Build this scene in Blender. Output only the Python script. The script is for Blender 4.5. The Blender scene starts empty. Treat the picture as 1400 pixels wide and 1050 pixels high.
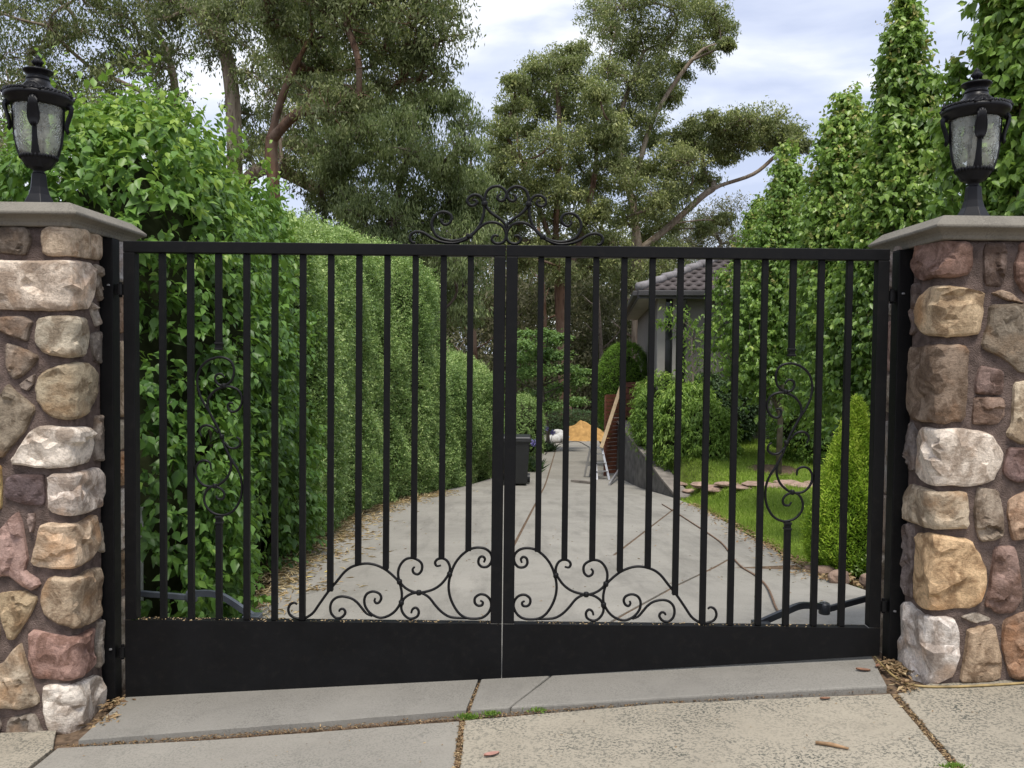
import bpy, bmesh, math, random
import numpy as np
from mathutils import Vector, Matrix, noise as mnoise

R = math.radians
rng = np.random.default_rng(7)
random.seed(7)
scn = bpy.context.scene
col = scn.collection

# ------------------------------------------------------------------ camera
FPX = 1170.0                      # focal length in photo pixels (1400 wide)
CAM = np.array((0.0, 0.0, 1.5))
PITCH, ROLL = R(2.05), R(0.62)
cam_d = bpy.data.cameras.new('camera')
cam_d.sensor_width = 36.0
cam_d.lens = 36.0 * FPX / 1400.0
cam_d.clip_start, cam_d.clip_end = 0.05, 5000
cam_o = bpy.data.objects.new('camera', cam_d)
col.objects.link(cam_o)
CM = Matrix.Rotation(R(90) - PITCH, 3, 'X') @ Matrix.Rotation(ROLL, 3, 'Z')
cam_o.matrix_world = Matrix.Translation(Vector(CAM)) @ CM.to_4x4()
scn.camera = cam_o
CMn = np.array(CM)

# ------------------------------------------------------------------ world, sun, exposure
SUN_EL, SUN_AZ = R(66), R(172)    # azimuth from +Y (away from camera), negative = to the left
w = bpy.data.worlds.new('World')
scn.world = w
w.use_nodes = True
nt = w.node_tree
for n in list(nt.nodes):
    nt.nodes.remove(n)
wo = nt.nodes.new('ShaderNodeOutputWorld')
bg = nt.nodes.new('ShaderNodeBackground')
bg.inputs['Strength'].default_value = 0.1
sky = nt.nodes.new('ShaderNodeTexSky')
sky.sky_type = 'NISHITA'
sky.sun_disc = False
sky.sun_elevation = SUN_EL
sky.sun_rotation = SUN_AZ
sky.dust_density = 1.5
tc = nt.nodes.new('ShaderNodeTexCoord')
mp = nt.nodes.new('ShaderNodeMapping')
mp.inputs['Scale'].default_value = (1.0, 1.0, 3.4)
mp.inputs['Location'].default_value = (0.35, 0.1, 0.18)
nz = nt.nodes.new('ShaderNodeTexNoise')
nz.inputs['Scale'].default_value = 3.3
nz.inputs['Detail'].default_value = 7
nz.inputs['Roughness'].default_value = 0.5
nz.inputs['Distortion'].default_value = 0.25
cr = nt.nodes.new('ShaderNodeValToRGB')
cr.color_ramp.elements[0].position = 0.40
cr.color_ramp.elements[0].color = (2.95, 3.25, 4.2, 1)
cr.color_ramp.elements[1].position = 0.59
cr.color_ramp.elements[1].color = (5.2, 5.25, 5.45, 1)
e = cr.color_ramp.elements.new(0.5)
e.color = (3.85, 4.1, 4.85, 1)
mx = nt.nodes.new('ShaderNodeMix')
mx.data_type = 'RGBA'
mx.inputs[0].default_value = 0.86
nt.links.new(tc.outputs['Generated'], mp.inputs['Vector'])
nt.links.new(mp.outputs['Vector'], nz.inputs['Vector'])
nt.links.new(nz.outputs['Fac'], cr.inputs['Fac'])
nt.links.new(sky.outputs['Color'], mx.inputs[6])
nt.links.new(cr.outputs['Color'], mx.inputs[7])
nt.links.new(mx.outputs[2], bg.inputs['Color'])
nt.links.new(bg.outputs['Background'], wo.inputs['Surface'])

sun_d = bpy.data.lights.new('sun', 'SUN')
sun_d.energy = 1.5
sun_d.angle = R(14)
sun_d.color = (1.0, 0.95, 0.87)
sun_o = bpy.data.objects.new('sun', sun_d)
col.objects.link(sun_o)
sd = Vector((math.sin(SUN_AZ) * math.cos(SUN_EL), math.cos(SUN_AZ) * math.cos(SUN_EL), math.sin(SUN_EL)))
sun_o.rotation_euler = sd.to_track_quat('Z', 'Y').to_euler()
sun_o.location = (-10, 5, 20)

scn.view_settings.view_transform = 'Standard'
scn.view_settings.look = 'None'
scn.view_settings.gamma = 1.0
scn.view_settings.use_curve_mapping = False
scn.view_settings.exposure = 1.16
scn.cycles.max_bounces = 6
scn.cycles.transparent_max_bounces = 8
scn.cycles.transmission_bounces = 4
scn.cycles.diffuse_bounces = 3
scn.cycles.glossy_bounces = 2
scn.cycles.caustics_reflective = False
scn.cycles.caustics_refractive = False

# ------------------------------------------------------------------ helpers
def ray(px, py):
    d = CMn @ np.array(((px - 700.0) / FPX, (525.0 - py) / FPX, -1.0))
    return d

def at(px, py, Y):
    """the point of the place that stands at distance Y in the direction of a photo pixel"""
    d = ray(px, py)
    return CAM + d * (Y / d[1])

def tag(o, label=None, cat=None, group=None, kind=None):
    if label: o['label'] = label
    if cat: o['category'] = cat
    if group: o['group'] = group
    if kind: o['kind'] = kind
    return o

def empty(name, loc=(0, 0, 0), rz=0.0):
    o = bpy.data.objects.new(name, None)
    o.empty_display_size = 0.2
    col.objects.link(o)
    o.location = loc
    o.rotation_euler = (0, 0, rz)
    bpy.context.view_layer.update()
    return o

def link(me, name, mat=None, parent=None):
    o = bpy.data.objects.new(name, me)
    col.objects.link(o)
    if mat is not None and len(me.materials) == 0:
        me.materials.append(mat)
    if parent is not None:
        o.parent = parent
        o.matrix_parent_inverse = parent.matrix_world.inverted()
    return o

class MB:
    """collects geometry for ONE mesh object (world coordinates)"""
    def __init__(s):
        s.v, s.f = [], []
    def add(s, vs, fs):
        b = len(s.v)
        s.v += [tuple(map(float, p)) for p in vs]
        s.f += [tuple(i + b for i in f) for f in fs]
        return s
    def box(s, lo, hi, M=None):
        x0, y0, z0 = lo; x1, y1, z1 = hi
        vs = [(x0, y0, z0), (x1, y0, z0), (x1, y1, z0), (x0, y1, z0), (x0, y0, z1), (x1, y0, z1), (x1, y1, z1), (x0, y1, z1)]
        if M is not None:
            vs = [M @ Vector(p) for p in vs]
        return s.add(vs, [(0, 3, 2, 1), (4, 5, 6, 7), (0, 1, 5, 4), (1, 2, 6, 5), (2, 3, 7, 6), (3, 0, 4, 7)])
    def beam(s, a, b, wd, th, up=(0, 0, 1)):
        a, b = Vector(a), Vector(b)
        d = (b - a); L = d.length; d.normalize()
        side = d.cross(Vector(up))
        if side.length < 1e-4: side = d.cross(Vector((0, 1, 0)))
        side.normalize(); u = side.cross(d)
        M = Matrix.Translation(a) @ Matrix((side, d, u)).transposed().to_4x4()
        return s.box((-wd / 2, 0, -th / 2), (wd / 2, L, th / 2), M)
    def tube(s, pts, rad, n=8, cap=True):
        pts = [Vector(p) for p in pts]
        m = len(pts)
        if not hasattr(rad, '__len__'): rad = [rad] * m
        t = [(pts[min(i + 1, m - 1)] - pts[max(i - 1, 0)]).normalized() for i in range(m)]
        ref = Vector((0, 0, 1)) if abs(t[0].z) < 0.9 else Vector((1, 0, 0))
        nrm = t[0].cross(ref).normalized()
        vs, fs = [], []
        for i in range(m):
            nrm = (nrm - t[i] * nrm.dot(t[i]))
            if nrm.length < 1e-6: nrm = t[i].orthogonal()
            nrm.normalize()
            b = t[i].cross(nrm)
            for k in range(n):
                a = 2 * math.pi * k / n
                vs.append(pts[i] + (nrm * math.cos(a) + b * math.sin(a)) * rad[i])
        for i in range(m - 1):
            for k in range(n):
                k2 = (k + 1) % n
                fs.append((i * n + k, i * n + k2, (i + 1) * n + k2, (i + 1) * n + k))
        if cap:
            fs.append(tuple(range(n))[::-1]); fs.append(tuple((m - 1) * n + k for k in range(n)))
        return s.add(vs, fs)
    def lathe(s, prof, c, n=32, rot=0.0, a0=0, a1=2 * math.pi, z=0):
        full = abs(a1 - a0 - 2 * math.pi) < 1e-6
        cnt = n if full else n + 1
        vs = []
        for (r, h) in prof:
            for k in range(cnt):
                a = rot + a0 + (a1 - a0) * k / n
                vs.append((c[0] + r * math.cos(a), c[1] + r * math.sin(a), c[2] + h))
        fs = []
        for i in range(len(prof) - 1):
            for k in range(n):
                k2 = (k + 1) % cnt
                fs.append((i * cnt + k, i * cnt + k2, (i + 1) * cnt + k2, (i + 1) * cnt + k))
        return s.add(vs, fs)
    def mesh(s, name, smooth=False):
        me = bpy.data.meshes.new(name)
        me.from_pydata(s.v, [], s.f)
        if smooth:
            me.polygons.foreach_set('use_smooth', [True] * len(me.polygons))
        me.update()
        return me
    def build(s, name, mat, parent=None, smooth=False, bevel=0):
        me = s.mesh(name, smooth)
        o = link(me, name, mat, parent)
        if bevel:
            md = o.modifiers.new('bevel', 'BEVEL')
            md.width = bevel; md.segments = 2; md.limit_method = 'ANGLE'; md.angle_limit = R(40)
            md.harden_normals = False
        return o

def npmesh(name, V, F, tint=None):
    """mesh from numpy arrays; F is (m,3) or (m,4)"""
    me = bpy.data.meshes.new(name)
    V = np.ascontiguousarray(V, dtype=np.float32); F = np.ascontiguousarray(F, dtype=np.int32)
    k = F.shape[1]
    me.vertices.add(len(V)); me.vertices.foreach_set('co', V.ravel())
    me.loops.add(F.size); me.loops.foreach_set('vertex_index', F.ravel())
    me.polygons.add(len(F))
    me.polygons.foreach_set('loop_start', np.arange(0, F.size, k, dtype=np.int32))
    me.polygons.foreach_set('loop_total', np.full(len(F), k, dtype=np.int32))
    if tint is not None:
        a = me.attributes.new('tint', 'FLOAT', 'POINT')
        a.data.foreach_set('value', np.ascontiguousarray(tint, dtype=np.float32))
    me.update(calc_edges=True)
    return me

def catmull(P, per=6, closed=False):
    P = [np.array(p, float) for p in P]
    out = []
    n = len(P)
    for i in range(n - 1):
        p0 = P[i - 1] if i > 0 else 2 * P[0] - P[1]
        p1, p2 = P[i], P[i + 1]
        p3 = P[i + 2] if i + 2 < n else 2 * P[-1] - P[-2]
        for k in range(per):
            t = k / per
            out.append(0.5 * ((2 * p1) + (-p0 + p2) * t + (2 * p0 - 5 * p1 + 4 * p2 - p3) * t * t + (-p0 + 3 * p1 - 3 * p2 + p3) * t ** 3))
    out.append(P[-1])
    return out

def unit(a):
    return a / (np.linalg.norm(a, axis=-1, keepdims=True) + 1e-9)

def smooth01(t):
    t = np.clip(t, 0, 1)
    return t * t * (3 - 2 * t)

def snoise(P, f, seed=0):
    """cheap smooth noise on numpy points, about -1..1"""
    r = np.random.default_rng(seed)
    out = np.zeros(len(P))
    for k in range(5):
        d = r.normal(size=3); d /= np.linalg.norm(d)
        d2 = r.normal(size=3); d2 /= np.linalg.norm(d2)
        ff = f * (0.7 + 0.9 * r.random())
        out += np.sin(P @ d * ff + r.random() * 6.3 + 1.3 * np.sin(P @ d2 * ff * 0.8 + r.random() * 6.3))
    return out / 3.2

# ------------------------------------------------------------------ materials
def newmat(name):
    m = bpy.data.materials.new(name)
    m.use_nodes = True
    n = m.node_tree
    b = n.nodes['Principled BSDF']
    return m, n, b

def N(n, t, **kw):
    x = n.nodes.new(t)
    for k, v in kw.items():
        if k in x.inputs: x.inputs[k].default_value = v
        else: setattr(x, k, v)
    return x

def ramp(n, stops):
    x = n.nodes.new('ShaderNodeValToRGB')
    while len(x.color_ramp.elements) < len(stops): x.color_ramp.elements.new(0.5)
    for el, (p, c) in zip(x.color_ramp.elements, stops):
        el.position = p; el.color = (*c, 1)
    return x

def mixc(n, fac, a, b, blend='MIX'):
    x = n.nodes.new('ShaderNodeMix'); x.data_type = 'RGBA'; x.blend_type = blend
    for s, v in ((0, fac), (6, a), (7, b)):
        if hasattr(v, 'is_linked') or hasattr(v, 'links'): n.links.new(v, x.inputs[s])
        elif isinstance(v, (int, float)): x.inputs[s].default_value = v
        else: x.inputs[s].default_value = (*v, 1)
    return x.outputs[2]

def bump(n, b, h, strength=0.5, dist=0.01):
    x = N(n, 'ShaderNodeBump'); x.inputs['Strength'].default_value = strength; x.inputs['Distance'].default_value = dist
    n.links.new(h, x.inputs['Height']); n.links.new(x.outputs[0], b.inputs['Normal'])
    return x

def mat_simple(name, c, rough=0.5, metal=0.0, var=0.15, scale=8, bmp=0.0, bscale=60, spec=0.5):
    m, n, b = newmat(name)
    t = N(n, 'ShaderNodeTexCoord')
    z = N(n, 'ShaderNodeTexNoise', Scale=scale, Detail=5.0)
    n.links.new(t.outputs['Object'], z.inputs['Vector'])
    r = ramp(n, [(0.3, tuple(x * (1 - var) for x in c)), (0.7, tuple(min(1, x * (1 + var)) for x in c))])
    n.links.new(z.outputs['Fac'], r.inputs['Fac']); n.links.new(r.outputs[0], b.inputs['Base Color'])
    b.inputs['Roughness'].default_value = rough; b.inputs['Metallic'].default_value = metal
    b.inputs['Specular IOR Level'].default_value = spec
    if bmp:
        z2 = N(n, 'ShaderNodeTexNoise', Scale=bscale, Detail=4.0)
        n.links.new(t.outputs['Object'], z2.inputs['Vector']); bump(n, b, z2.outputs['Fac'], bmp, 0.01)
    return m

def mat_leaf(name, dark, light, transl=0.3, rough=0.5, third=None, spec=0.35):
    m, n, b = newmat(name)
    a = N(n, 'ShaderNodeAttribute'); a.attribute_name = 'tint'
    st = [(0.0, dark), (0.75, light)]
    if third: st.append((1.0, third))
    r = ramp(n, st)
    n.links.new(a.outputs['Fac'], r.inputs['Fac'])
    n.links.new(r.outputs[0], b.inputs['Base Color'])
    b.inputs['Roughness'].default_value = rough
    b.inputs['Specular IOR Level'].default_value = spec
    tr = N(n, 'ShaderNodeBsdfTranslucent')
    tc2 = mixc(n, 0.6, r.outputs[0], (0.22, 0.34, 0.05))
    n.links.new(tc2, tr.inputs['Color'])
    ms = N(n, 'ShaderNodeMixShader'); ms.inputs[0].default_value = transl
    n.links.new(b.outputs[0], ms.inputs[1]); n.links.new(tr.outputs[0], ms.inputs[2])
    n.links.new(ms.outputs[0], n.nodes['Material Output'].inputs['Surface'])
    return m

def mat_concrete(name, base, dark, speck=0.5, sscale=120, stain=0.5, tyre=False):
    m, n, b = newmat(name)
    g = N(n, 'ShaderNodeNewGeometry')
    big = N(n, 'ShaderNodeTexNoise', Scale=1.1, Detail=6.0, Roughness=0.62)
    fine = N(n, 'ShaderNodeTexNoise', Scale=sscale, Detail=3.0, Roughness=0.7)
    mid = N(n, 'ShaderNodeTexNoise', Scale=3.6, Detail=6.0, Roughness=0.7)
    st = N(n, 'ShaderNodeTexNoise', Scale=3.3, Detail=8.0, Roughness=0.75, Distortion=0.6)
    vo = N(n, 'ShaderNodeTexVoronoi', Scale=26.0)
    for x in (big, fine, mid, st, vo): n.links.new(g.outputs['Position'], x.inputs['Vector'])
    r1 = ramp(n, [(0.32, tuple(c * 0.86 for c in base)), (0.7, tuple(c * 1.1 for c in base))])
    n.links.new(big.outputs['Fac'], r1.inputs['Fac'])
    r2 = ramp(n, [(0.5, (0, 0, 0)), (0.56, (1, 1, 1))]); n.links.new(fine.outputs['Fac'], r2.inputs['Fac'])
    r3 = ramp(n, [(0.36, (0.12, 0.12, 0.12)), (0.66, (1, 1, 1))]); n.links.new(mid.outputs['Fac'], r3.inputs['Fac'])
    mul = N(n, 'ShaderNodeMath', operation='MULTIPLY'); n.links.new(r2.outputs[0], mul.inputs[0]); n.links.new(r3.outputs[0], mul.inputs[1])
    mul2 = N(n, 'ShaderNodeMath', operation='MULTIPLY'); mul2.inputs[1].default_value = speck; n.links.new(mul.outputs[0], mul2.inputs[0])
    c1 = mixc(n, mul2.outputs[0], r1.outputs[0], dark)
    r4 = ramp(n, [(0.52, (0, 0, 0)), (0.72, (1, 1, 1))]); n.links.new(st.outputs['Fac'], r4.inputs['Fac'])
    m3 = N(n, 'ShaderNodeMath', operation='MULTIPLY'); m3.inputs[1].default_value = stain; n.links.new(r4.outputs[0], m3.inputs[0])
    c2 = mixc(n, m3.outputs[0], c1, tuple(c * 0.55 for c in base))
    r5 = ramp(n, [(0.0, (1, 1, 1)), (0.09, (0, 0, 0))]); n.links.new(vo.outputs['Distance'], r5.inputs['Fac'])
    m4 = N(n, 'ShaderNodeMath', operation='MULTIPLY'); m4.inputs[1].default_value = 0.55; n.links.new(r5.outputs[0], m4.inputs[0])
    m5 = N(n, 'ShaderNodeMath', operation='MULTIPLY'); n.links.new(m4.outputs[0], m5.inputs[0]); n.links.new(r3.outputs[0], m5.inputs[1])
    c3 = mixc(n, m5.outputs[0], c2, tuple(c * 0.3 for c in base))
    if tyre:                                  # rubber smears along the direction of travel
        mt = N(n, 'ShaderNodeMapping'); mt.inputs['Scale'].default_value = (3.2, 0.55, 1.0)
        n.links.new(g.outputs['Position'], mt.inputs['Vector'])
        tn_ = N(n, 'ShaderNodeTexNoise', Scale=1.2, Detail=7.0, Roughness=0.7); n.links.new(mt.outputs[0], tn_.inputs['Vector'])
        rt = ramp(n, [(0.5, (0, 0, 0)), (0.68, (0.5, 0.5, 0.5))]); n.links.new(tn_.outputs['Fac'], rt.inputs['Fac'])
        c3 = mixc(n, rt.outputs[0], c3, tuple(c * 0.45 for c in base))
    n.links.new(c3, b.inputs['Base Color'])
    b.inputs['Roughness'].default_value = 0.88
    b.inputs['Specular IOR Level'].default_value = 0.25
    bump(n, b, fine.outputs['Fac'], 0.35, 0.004)
    return m

M = {}
def mat_black(name, c, rough):
    m, n, b = newmat(name)
    t = N(n, 'ShaderNodeNewGeometry')
    z = N(n, 'ShaderNodeTexNoise', Scale=5.0, Detail=6.0, Roughness=0.65)
    z2 = N(n, 'ShaderNodeTexNoise', Scale=300.0, Detail=2.0)
    n.links.new(t.outputs['Position'], z.inputs['Vector']); n.links.new(t.outputs['Position'], z2.inputs['Vector'])
    r = ramp(n, [(0.35, c), (0.75, tuple(x * 1.7 for x in c))]); n.links.new(z.outputs['Fac'], r.inputs['Fac'])
    du = N(n, 'ShaderNodeTexNoise', Scale=26.0, Detail=8.0, Roughness=0.8); n.links.new(t.outputs['Position'], du.inputs['Vector'])
    rd = ramp(n, [(0.52, (0, 0, 0)), (0.74, (0.4, 0.4, 0.4))]); n.links.new(du.outputs['Fac'], rd.inputs['Fac'])
    n.links.new(mixc(n, rd.outputs[0], r.outputs[0], (0.022, 0.019, 0.016)), b.inputs['Base Color'])
    rr = ramp(n, [(0.3, (rough - 0.08,) * 3), (0.7, (rough + 0.12,) * 3)]); n.links.new(z.outputs['Fac'], rr.inputs['Fac'])
    n.links.new(rr.outputs[0], b.inputs['Roughness'])
    b.inputs['Specular IOR Level'].default_value = 0.2
    bump(n, b, z2.outputs['Fac'], 0.12, 0.002)
    return m
M['black'] = mat_black('black_powdercoat', (0.003, 0.003, 0.0034), 0.55)
M['iron'] = mat_black('black_iron', (0.006, 0.006, 0.0065), 0.42)
M['lantern'] = mat_black('lantern_black', (0.009, 0.009, 0.0105), 0.4)
M['armgrey'] = mat_simple('opener_grey', (0.10, 0.115, 0.135), 0.42, 0.3, 0.2, 12)
M['armdark'] = mat_simple('opener_dark', (0.022, 0.025, 0.030), 0.4, 0.2, 0.3, 12)
M['galv'] = mat_simple('galvanised', (0.42, 0.42, 0.43), 0.4, 0.8, 0.2, 20)

def mat_stone():
    m, n, b = newmat('field_stone')
    oi = N(n, 'ShaderNodeObjectInfo')
    g = N(n, 'ShaderNodeNewGeometry')
    off = N(n, 'ShaderNodeVectorMath', operation='ADD')
    sc = N(n, 'ShaderNodeMath', operation='MULTIPLY'); sc.inputs[1].default_value = 37.0
    n.links.new(oi.outputs['Random'], sc.inputs[0])
    n.links.new(g.outputs['Position'], off.inputs[0]); n.links.new(sc.outputs[0], off.inputs[1])
    n1 = N(n, 'ShaderNodeTexNoise', Scale=9.0, Detail=8.0, Roughness=0.65, Distortion=0.8)
    n2 = N(n, 'ShaderNodeTexNoise', Scale=13.0, Detail=8.0, Roughness=0.72, Distortion=0.35)
    n3 = N(n, 'ShaderNodeTexNoise', Scale=70.0, Detail=5.0, Roughness=0.75)
    n4 = N(n, 'ShaderNodeTexNoise', Scale=5.0, Detail=3.0)
    vo = N(n, 'ShaderNodeTexVoronoi', Scale=13.0); vo.feature = 'DISTANCE_TO_EDGE'
    mpx = N(n, 'ShaderNodeMapping'); mpx.inputs['Scale'].default_value = (1, 1, 2.2); mpx.inputs['Rotation'].default_value = (0.3, 0.5, 0.2)
    n.links.new(off.outputs[0], mpx.inputs['Vector'])
    for x in (n1, n3, n4): n.links.new(off.outputs[0], x.inputs['Vector'])
    n.links.new(mpx.outputs[0], n2.inputs['Vector']); n.links.new(mpx.outputs[0], vo.inputs['Vector'])
    lo = mixc(n, 1.0, oi.outputs['Color'], (0.60, 0.54, 0.50), 'MULTIPLY')
    hi = mixc(n, 1.0, oi.outputs['Color'], (1.22, 1.2, 1.19), 'MULTIPLY')
    r1 = ramp(n, [(0.42, (0, 0, 0)), (0.56, (1, 1, 1))]); n.links.new(n1.outputs['Fac'], r1.inputs['Fac'])
    c1 = mixc(n, r1.outputs[0], lo, hi)
    # iron-orange blotches
    r2 = ramp(n, [(0.55, (0, 0, 0)), (0.7, (0.55, 0.55, 0.55))]); n.links.new(n4.outputs['Fac'], r2.inputs['Fac'])
    orange = mixc(n, 1.0, oi.outputs['Color'], (1.2, 0.87, 0.62), 'MULTIPLY')
    c2 = mixc(n, r2.outputs[0], c1, orange)
    # grey lichen and dark seams
    r3 = ramp(n, [(0.30, (0.7, 0.7, 0.7)), (0.42, (0, 0, 0))]); n.links.new(n2.outputs['Fac'], r3.inputs['Fac'])
    c3 = mixc(n, r3.outputs[0], c2, mixc(n, 1.0, oi.outputs['Color'], (0.58, 0.58, 0.6), 'MULTIPLY'))
    r4 = ramp(n, [(0.35, (0.72, 0.72, 0.72)), (0.6, (1.08, 1.08, 1.08))]); n.links.new(n3.outputs['Fac'], r4.inputs['Fac'])
    c4 = mixc(n, 1.0, c3, r4.outputs[0], 'MULTIPLY')
    n.links.new(c4, b.inputs['Base Color'])
    b.inputs['Roughness'].default_value = 0.9
    b.inputs['Specular IOR Level'].default_value = 0.2
    add = N(n, 'ShaderNodeMath', operation='ADD')
    mv = N(n, 'ShaderNodeMath', operation='MULTIPLY'); mv.inputs[1].default_value = 0.9
    n.links.new(n2.outputs['Fac'], add.inputs[0]); n.links.new(n3.outputs['Fac'], mv.inputs[0]); n.links.new(mv.outputs[0], add.inputs[1])
    bump(n, b, add.outputs[0], 0.75, 0.012)
    return m
M['stone'] = mat_stone()
M['mortar'] = mat_simple('mortar', (0.15, 0.112, 0.096), 0.95, 0, 0.38, 22, 0.9, 160, 0.15)
M['cap'] = mat_concrete('cap_concrete', (0.21, 0.192, 0.158), (0.085, 0.078, 0.066), 0.6, 120, 0.6)
M['conc_drive'] = mat_concrete('drive_concrete', (0.32, 0.302, 0.266), (0.14, 0.14, 0.12), 0.45, 130, 0.45, True)
M['conc_grey'] = mat_concrete('threshold_concrete', (0.25, 0.236, 0.207), (0.11, 0.105, 0.09), 0.5, 130, 0.4)
M['conc_mid'] = mat_concrete('crossover_grey_concrete', (0.28, 0.26, 0.222), (0.13, 0.13, 0.11), 0.6, 110, 0.4)
M['conc_beige'] = mat_concrete('crossover_beige_concrete', (0.35, 0.312, 0.243), (0.075, 0.078, 0.066), 1.0, 85, 0.35)
M['soil'] = mat_simple('soil', (0.075, 0.052, 0.036), 0.95, 0, 0.5, 5, 0.6, 40, 0.1)
M['jointdirt'] = mat_simple('joint_dirt', (0.14, 0.098, 0.066), 0.95, 0, 0.5, 30, 0.6, 150, 0.1)
M['litter'] = mat_leaf('dry_litter', (0.15, 0.085, 0.045), (0.42, 0.30, 0.16), 0.1, 0.8, (0.60, 0.49, 0.29))
M['lawnbase'] = mat_simple('lawn_ground', (0.15, 0.20, 0.04), 0.95, 0, 0.4, 6, 0.4, 60, 0.1)
M['grass'] = mat_leaf('grass_blades', (0.19, 0.30, 0.04), (0.42, 0.56, 0.09), 0.42, 0.55, (0.56, 0.61, 0.19))
M['bush'] = mat_leaf('bush_leaf', (0.058, 0.135, 0.028), (0.17, 0.32, 0.055), 0.38, 0.42, (0.38, 0.52, 0.09), 0.45)  # palest stop carries the top-lit leaf tone
M['pitto'] = mat_leaf('pittosporum_leaf', (0.12, 0.21, 0.06), (0.35, 0.49, 0.16), 0.34, 0.45, (0.58, 0.69, 0.28))
M['gum'] = mat_leaf('gum_leaf', (0.10, 0.12, 0.052), (0.28, 0.31, 0.125), 0.34, 0.5, (0.48, 0.50, 0.19))  # palest stop carries the tone of sunlit clumps
M['gumdark'] = mat_leaf('gum_leaf_willowy', (0.105, 0.14, 0.06), (0.26, 0.315, 0.13), 0.34, 0.5, (0.40, 0.47, 0.18))
M['wood_mass'] = mat_leaf('woodland_leaf', (0.11, 0.108, 0.062), (0.245, 0.23, 0.13), 0.25, 0.7, (0.35, 0.31, 0.18))
M['pear'] = mat_leaf('pear_leaf', (0.105, 0.20, 0.042), (0.31, 0.47, 0.09), 0.4, 0.38, (0.56, 0.62, 0.17), 0.5)
M['peartip'] = mat_leaf('pear_tip_leaf', (0.25, 0.30, 0.08), (0.40, 0.34, 0.12), 0.35, 0.45, (0.50, 0.33, 0.16))
M['lime'] = mat_leaf('lime_conifer', (0.17, 0.32, 0.025), (0.42, 0.60, 0.05), 0.38, 0.6, (0.62, 0.74, 0.11))
M['topiary'] = mat_leaf('topiary_leaf', (0.07, 0.15, 0.016), (0.2, 0.36, 0.035), 0.3, 0.6, (0.33, 0.48, 0.06))
M['shrub'] = mat_leaf('shrub_leaf', (0.10, 0.19, 0.035), (0.28, 0.43, 0.075), 0.36, 0.45, (0.46, 0.58, 0.14))
M['shrubdark'] = mat_leaf('dark_shrub_leaf', (0.03, 0.06, 0.025), (0.075, 0.13, 0.05), 0.2, 0.5, (0.14, 0.2, 0.08))
M['maple'] = mat_leaf('maple_leaf', (0.11, 0.2, 0.065), (0.27, 0.42, 0.14), 0.4, 0.5, (0.38, 0.55, 0.2))
M['silver'] = mat_leaf('silver_leaf', (0.12, 0.16, 0.12), (0.24, 0.29, 0.22), 0.2, 0.6, (0.34, 0.38, 0.3))
M['purple'] = mat_leaf('agapanthus_flower', (0.16, 0.13, 0.42), (0.30, 0.26, 0.62), 0.3, 0.6)
M['core'] = mat_simple('dark_core', (0.035, 0.042, 0.02), 1.0, 0, 0.4, 9, 0, 60, 0.0)  # near-black solid filling; shade inside the foliage put into its colour
def mat_bark(name, pale, dark, streak):
    m, n, b = newmat(name)
    g = N(n, 'ShaderNodeNewGeometry')
    mp1 = N(n, 'ShaderNodeMapping'); mp1.inputs['Scale'].default_value = (7.0, 7.0, 0.9)
    n.links.new(g.outputs['Position'], mp1.inputs['Vector'])
    a = N(n, 'ShaderNodeTexNoise', Scale=1.0, Detail=7.0, Roughness=0.7, Distortion=0.6); n.links.new(mp1.outputs[0], a.inputs['Vector'])
    c = N(n, 'ShaderNodeTexNoise', Scale=1.1, Detail=4.0); n.links.new(g.outputs['Position'], c.inputs['Vector'])
    r1 = ramp(n, [(0.38, dark), (0.52, pale), (0.75, tuple(x * 1.25 for x in pale))]); n.links.new(a.outputs['Fac'], r1.inputs['Fac'])
    r2 = ramp(n, [(0.45, (0, 0, 0)), (0.6, (0.7, 0.7, 0.7))]); n.links.new(c.outputs['Fac'], r2.inputs['Fac'])
    n.links.new(mixc(n, r2.outputs[0], r1.outputs[0], streak), b.inputs['Base Color'])
    b.inputs['Roughness'].default_value = 0.9; b.inputs['Specular IOR Level'].default_value = 0.1
    bump(n, b, a.outputs['Fac'], 0.8, 0.06)
    return m
M['bark'] = mat_bark('gum_bark', (0.36, 0.30, 0.23), (0.16, 0.115, 0.085), (0.25, 0.19, 0.145))
M['barkred'] = mat_bark('red_bark', (0.19, 0.115, 0.075), (0.075, 0.045, 0.032), (0.22, 0.165, 0.125))
M['barkgrey'] = mat_simple('grey_bark', (0.16, 0.135, 0.11), 0.9, 0, 0.35, 9, 0.4, 40, 0.1)
M['render'] = mat_simple('house_render', (0.175, 0.162, 0.15), 0.9, 0, 0.1, 3, 0.2, 60, 0.2)
M['trim'] = mat_simple('house_trim', (0.29, 0.27, 0.25), 0.8, 0, 0.08, 4, 0, 60, 0.3)
M['fascia'] = mat_simple('fascia', (0.045, 0.042, 0.042), 0.5, 0, 0.2, 4)
M['soffit'] = mat_simple('soffit', (0.34, 0.32, 0.27), 0.8, 0, 0.1, 4)
M['tile'] = mat_simple('roof_tile', (0.075, 0.062, 0.060), 0.75, 0, 0.4, 5, 0.2, 60, 0.3)
M['ridgetile'] = mat_simple('ridge_tile', (0.23, 0.215, 0.22), 0.75, 0, 0.25, 8, 0.2, 60, 0.3)
M['pane'] = mat_simple('window_pane', (0.02, 0.022, 0.025), 0.08, 0, 0.1, 3)
M['slat'] = mat_simple('stained_slat', (0.135, 0.048, 0.027), 0.6, 0, 0.3, 7)
M['timber'] = mat_simple('raw_timber', (0.58, 0.44, 0.27), 0.7, 0, 0.15, 9)
M['timberorange'] = mat_simple('orange_timber', (0.42, 0.15, 0.05), 0.6, 0, 0.15, 9)
M['alu'] = mat_simple('aluminium', (0.52, 0.52, 0.53), 0.38, 0.7, 0.12, 12)
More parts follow.
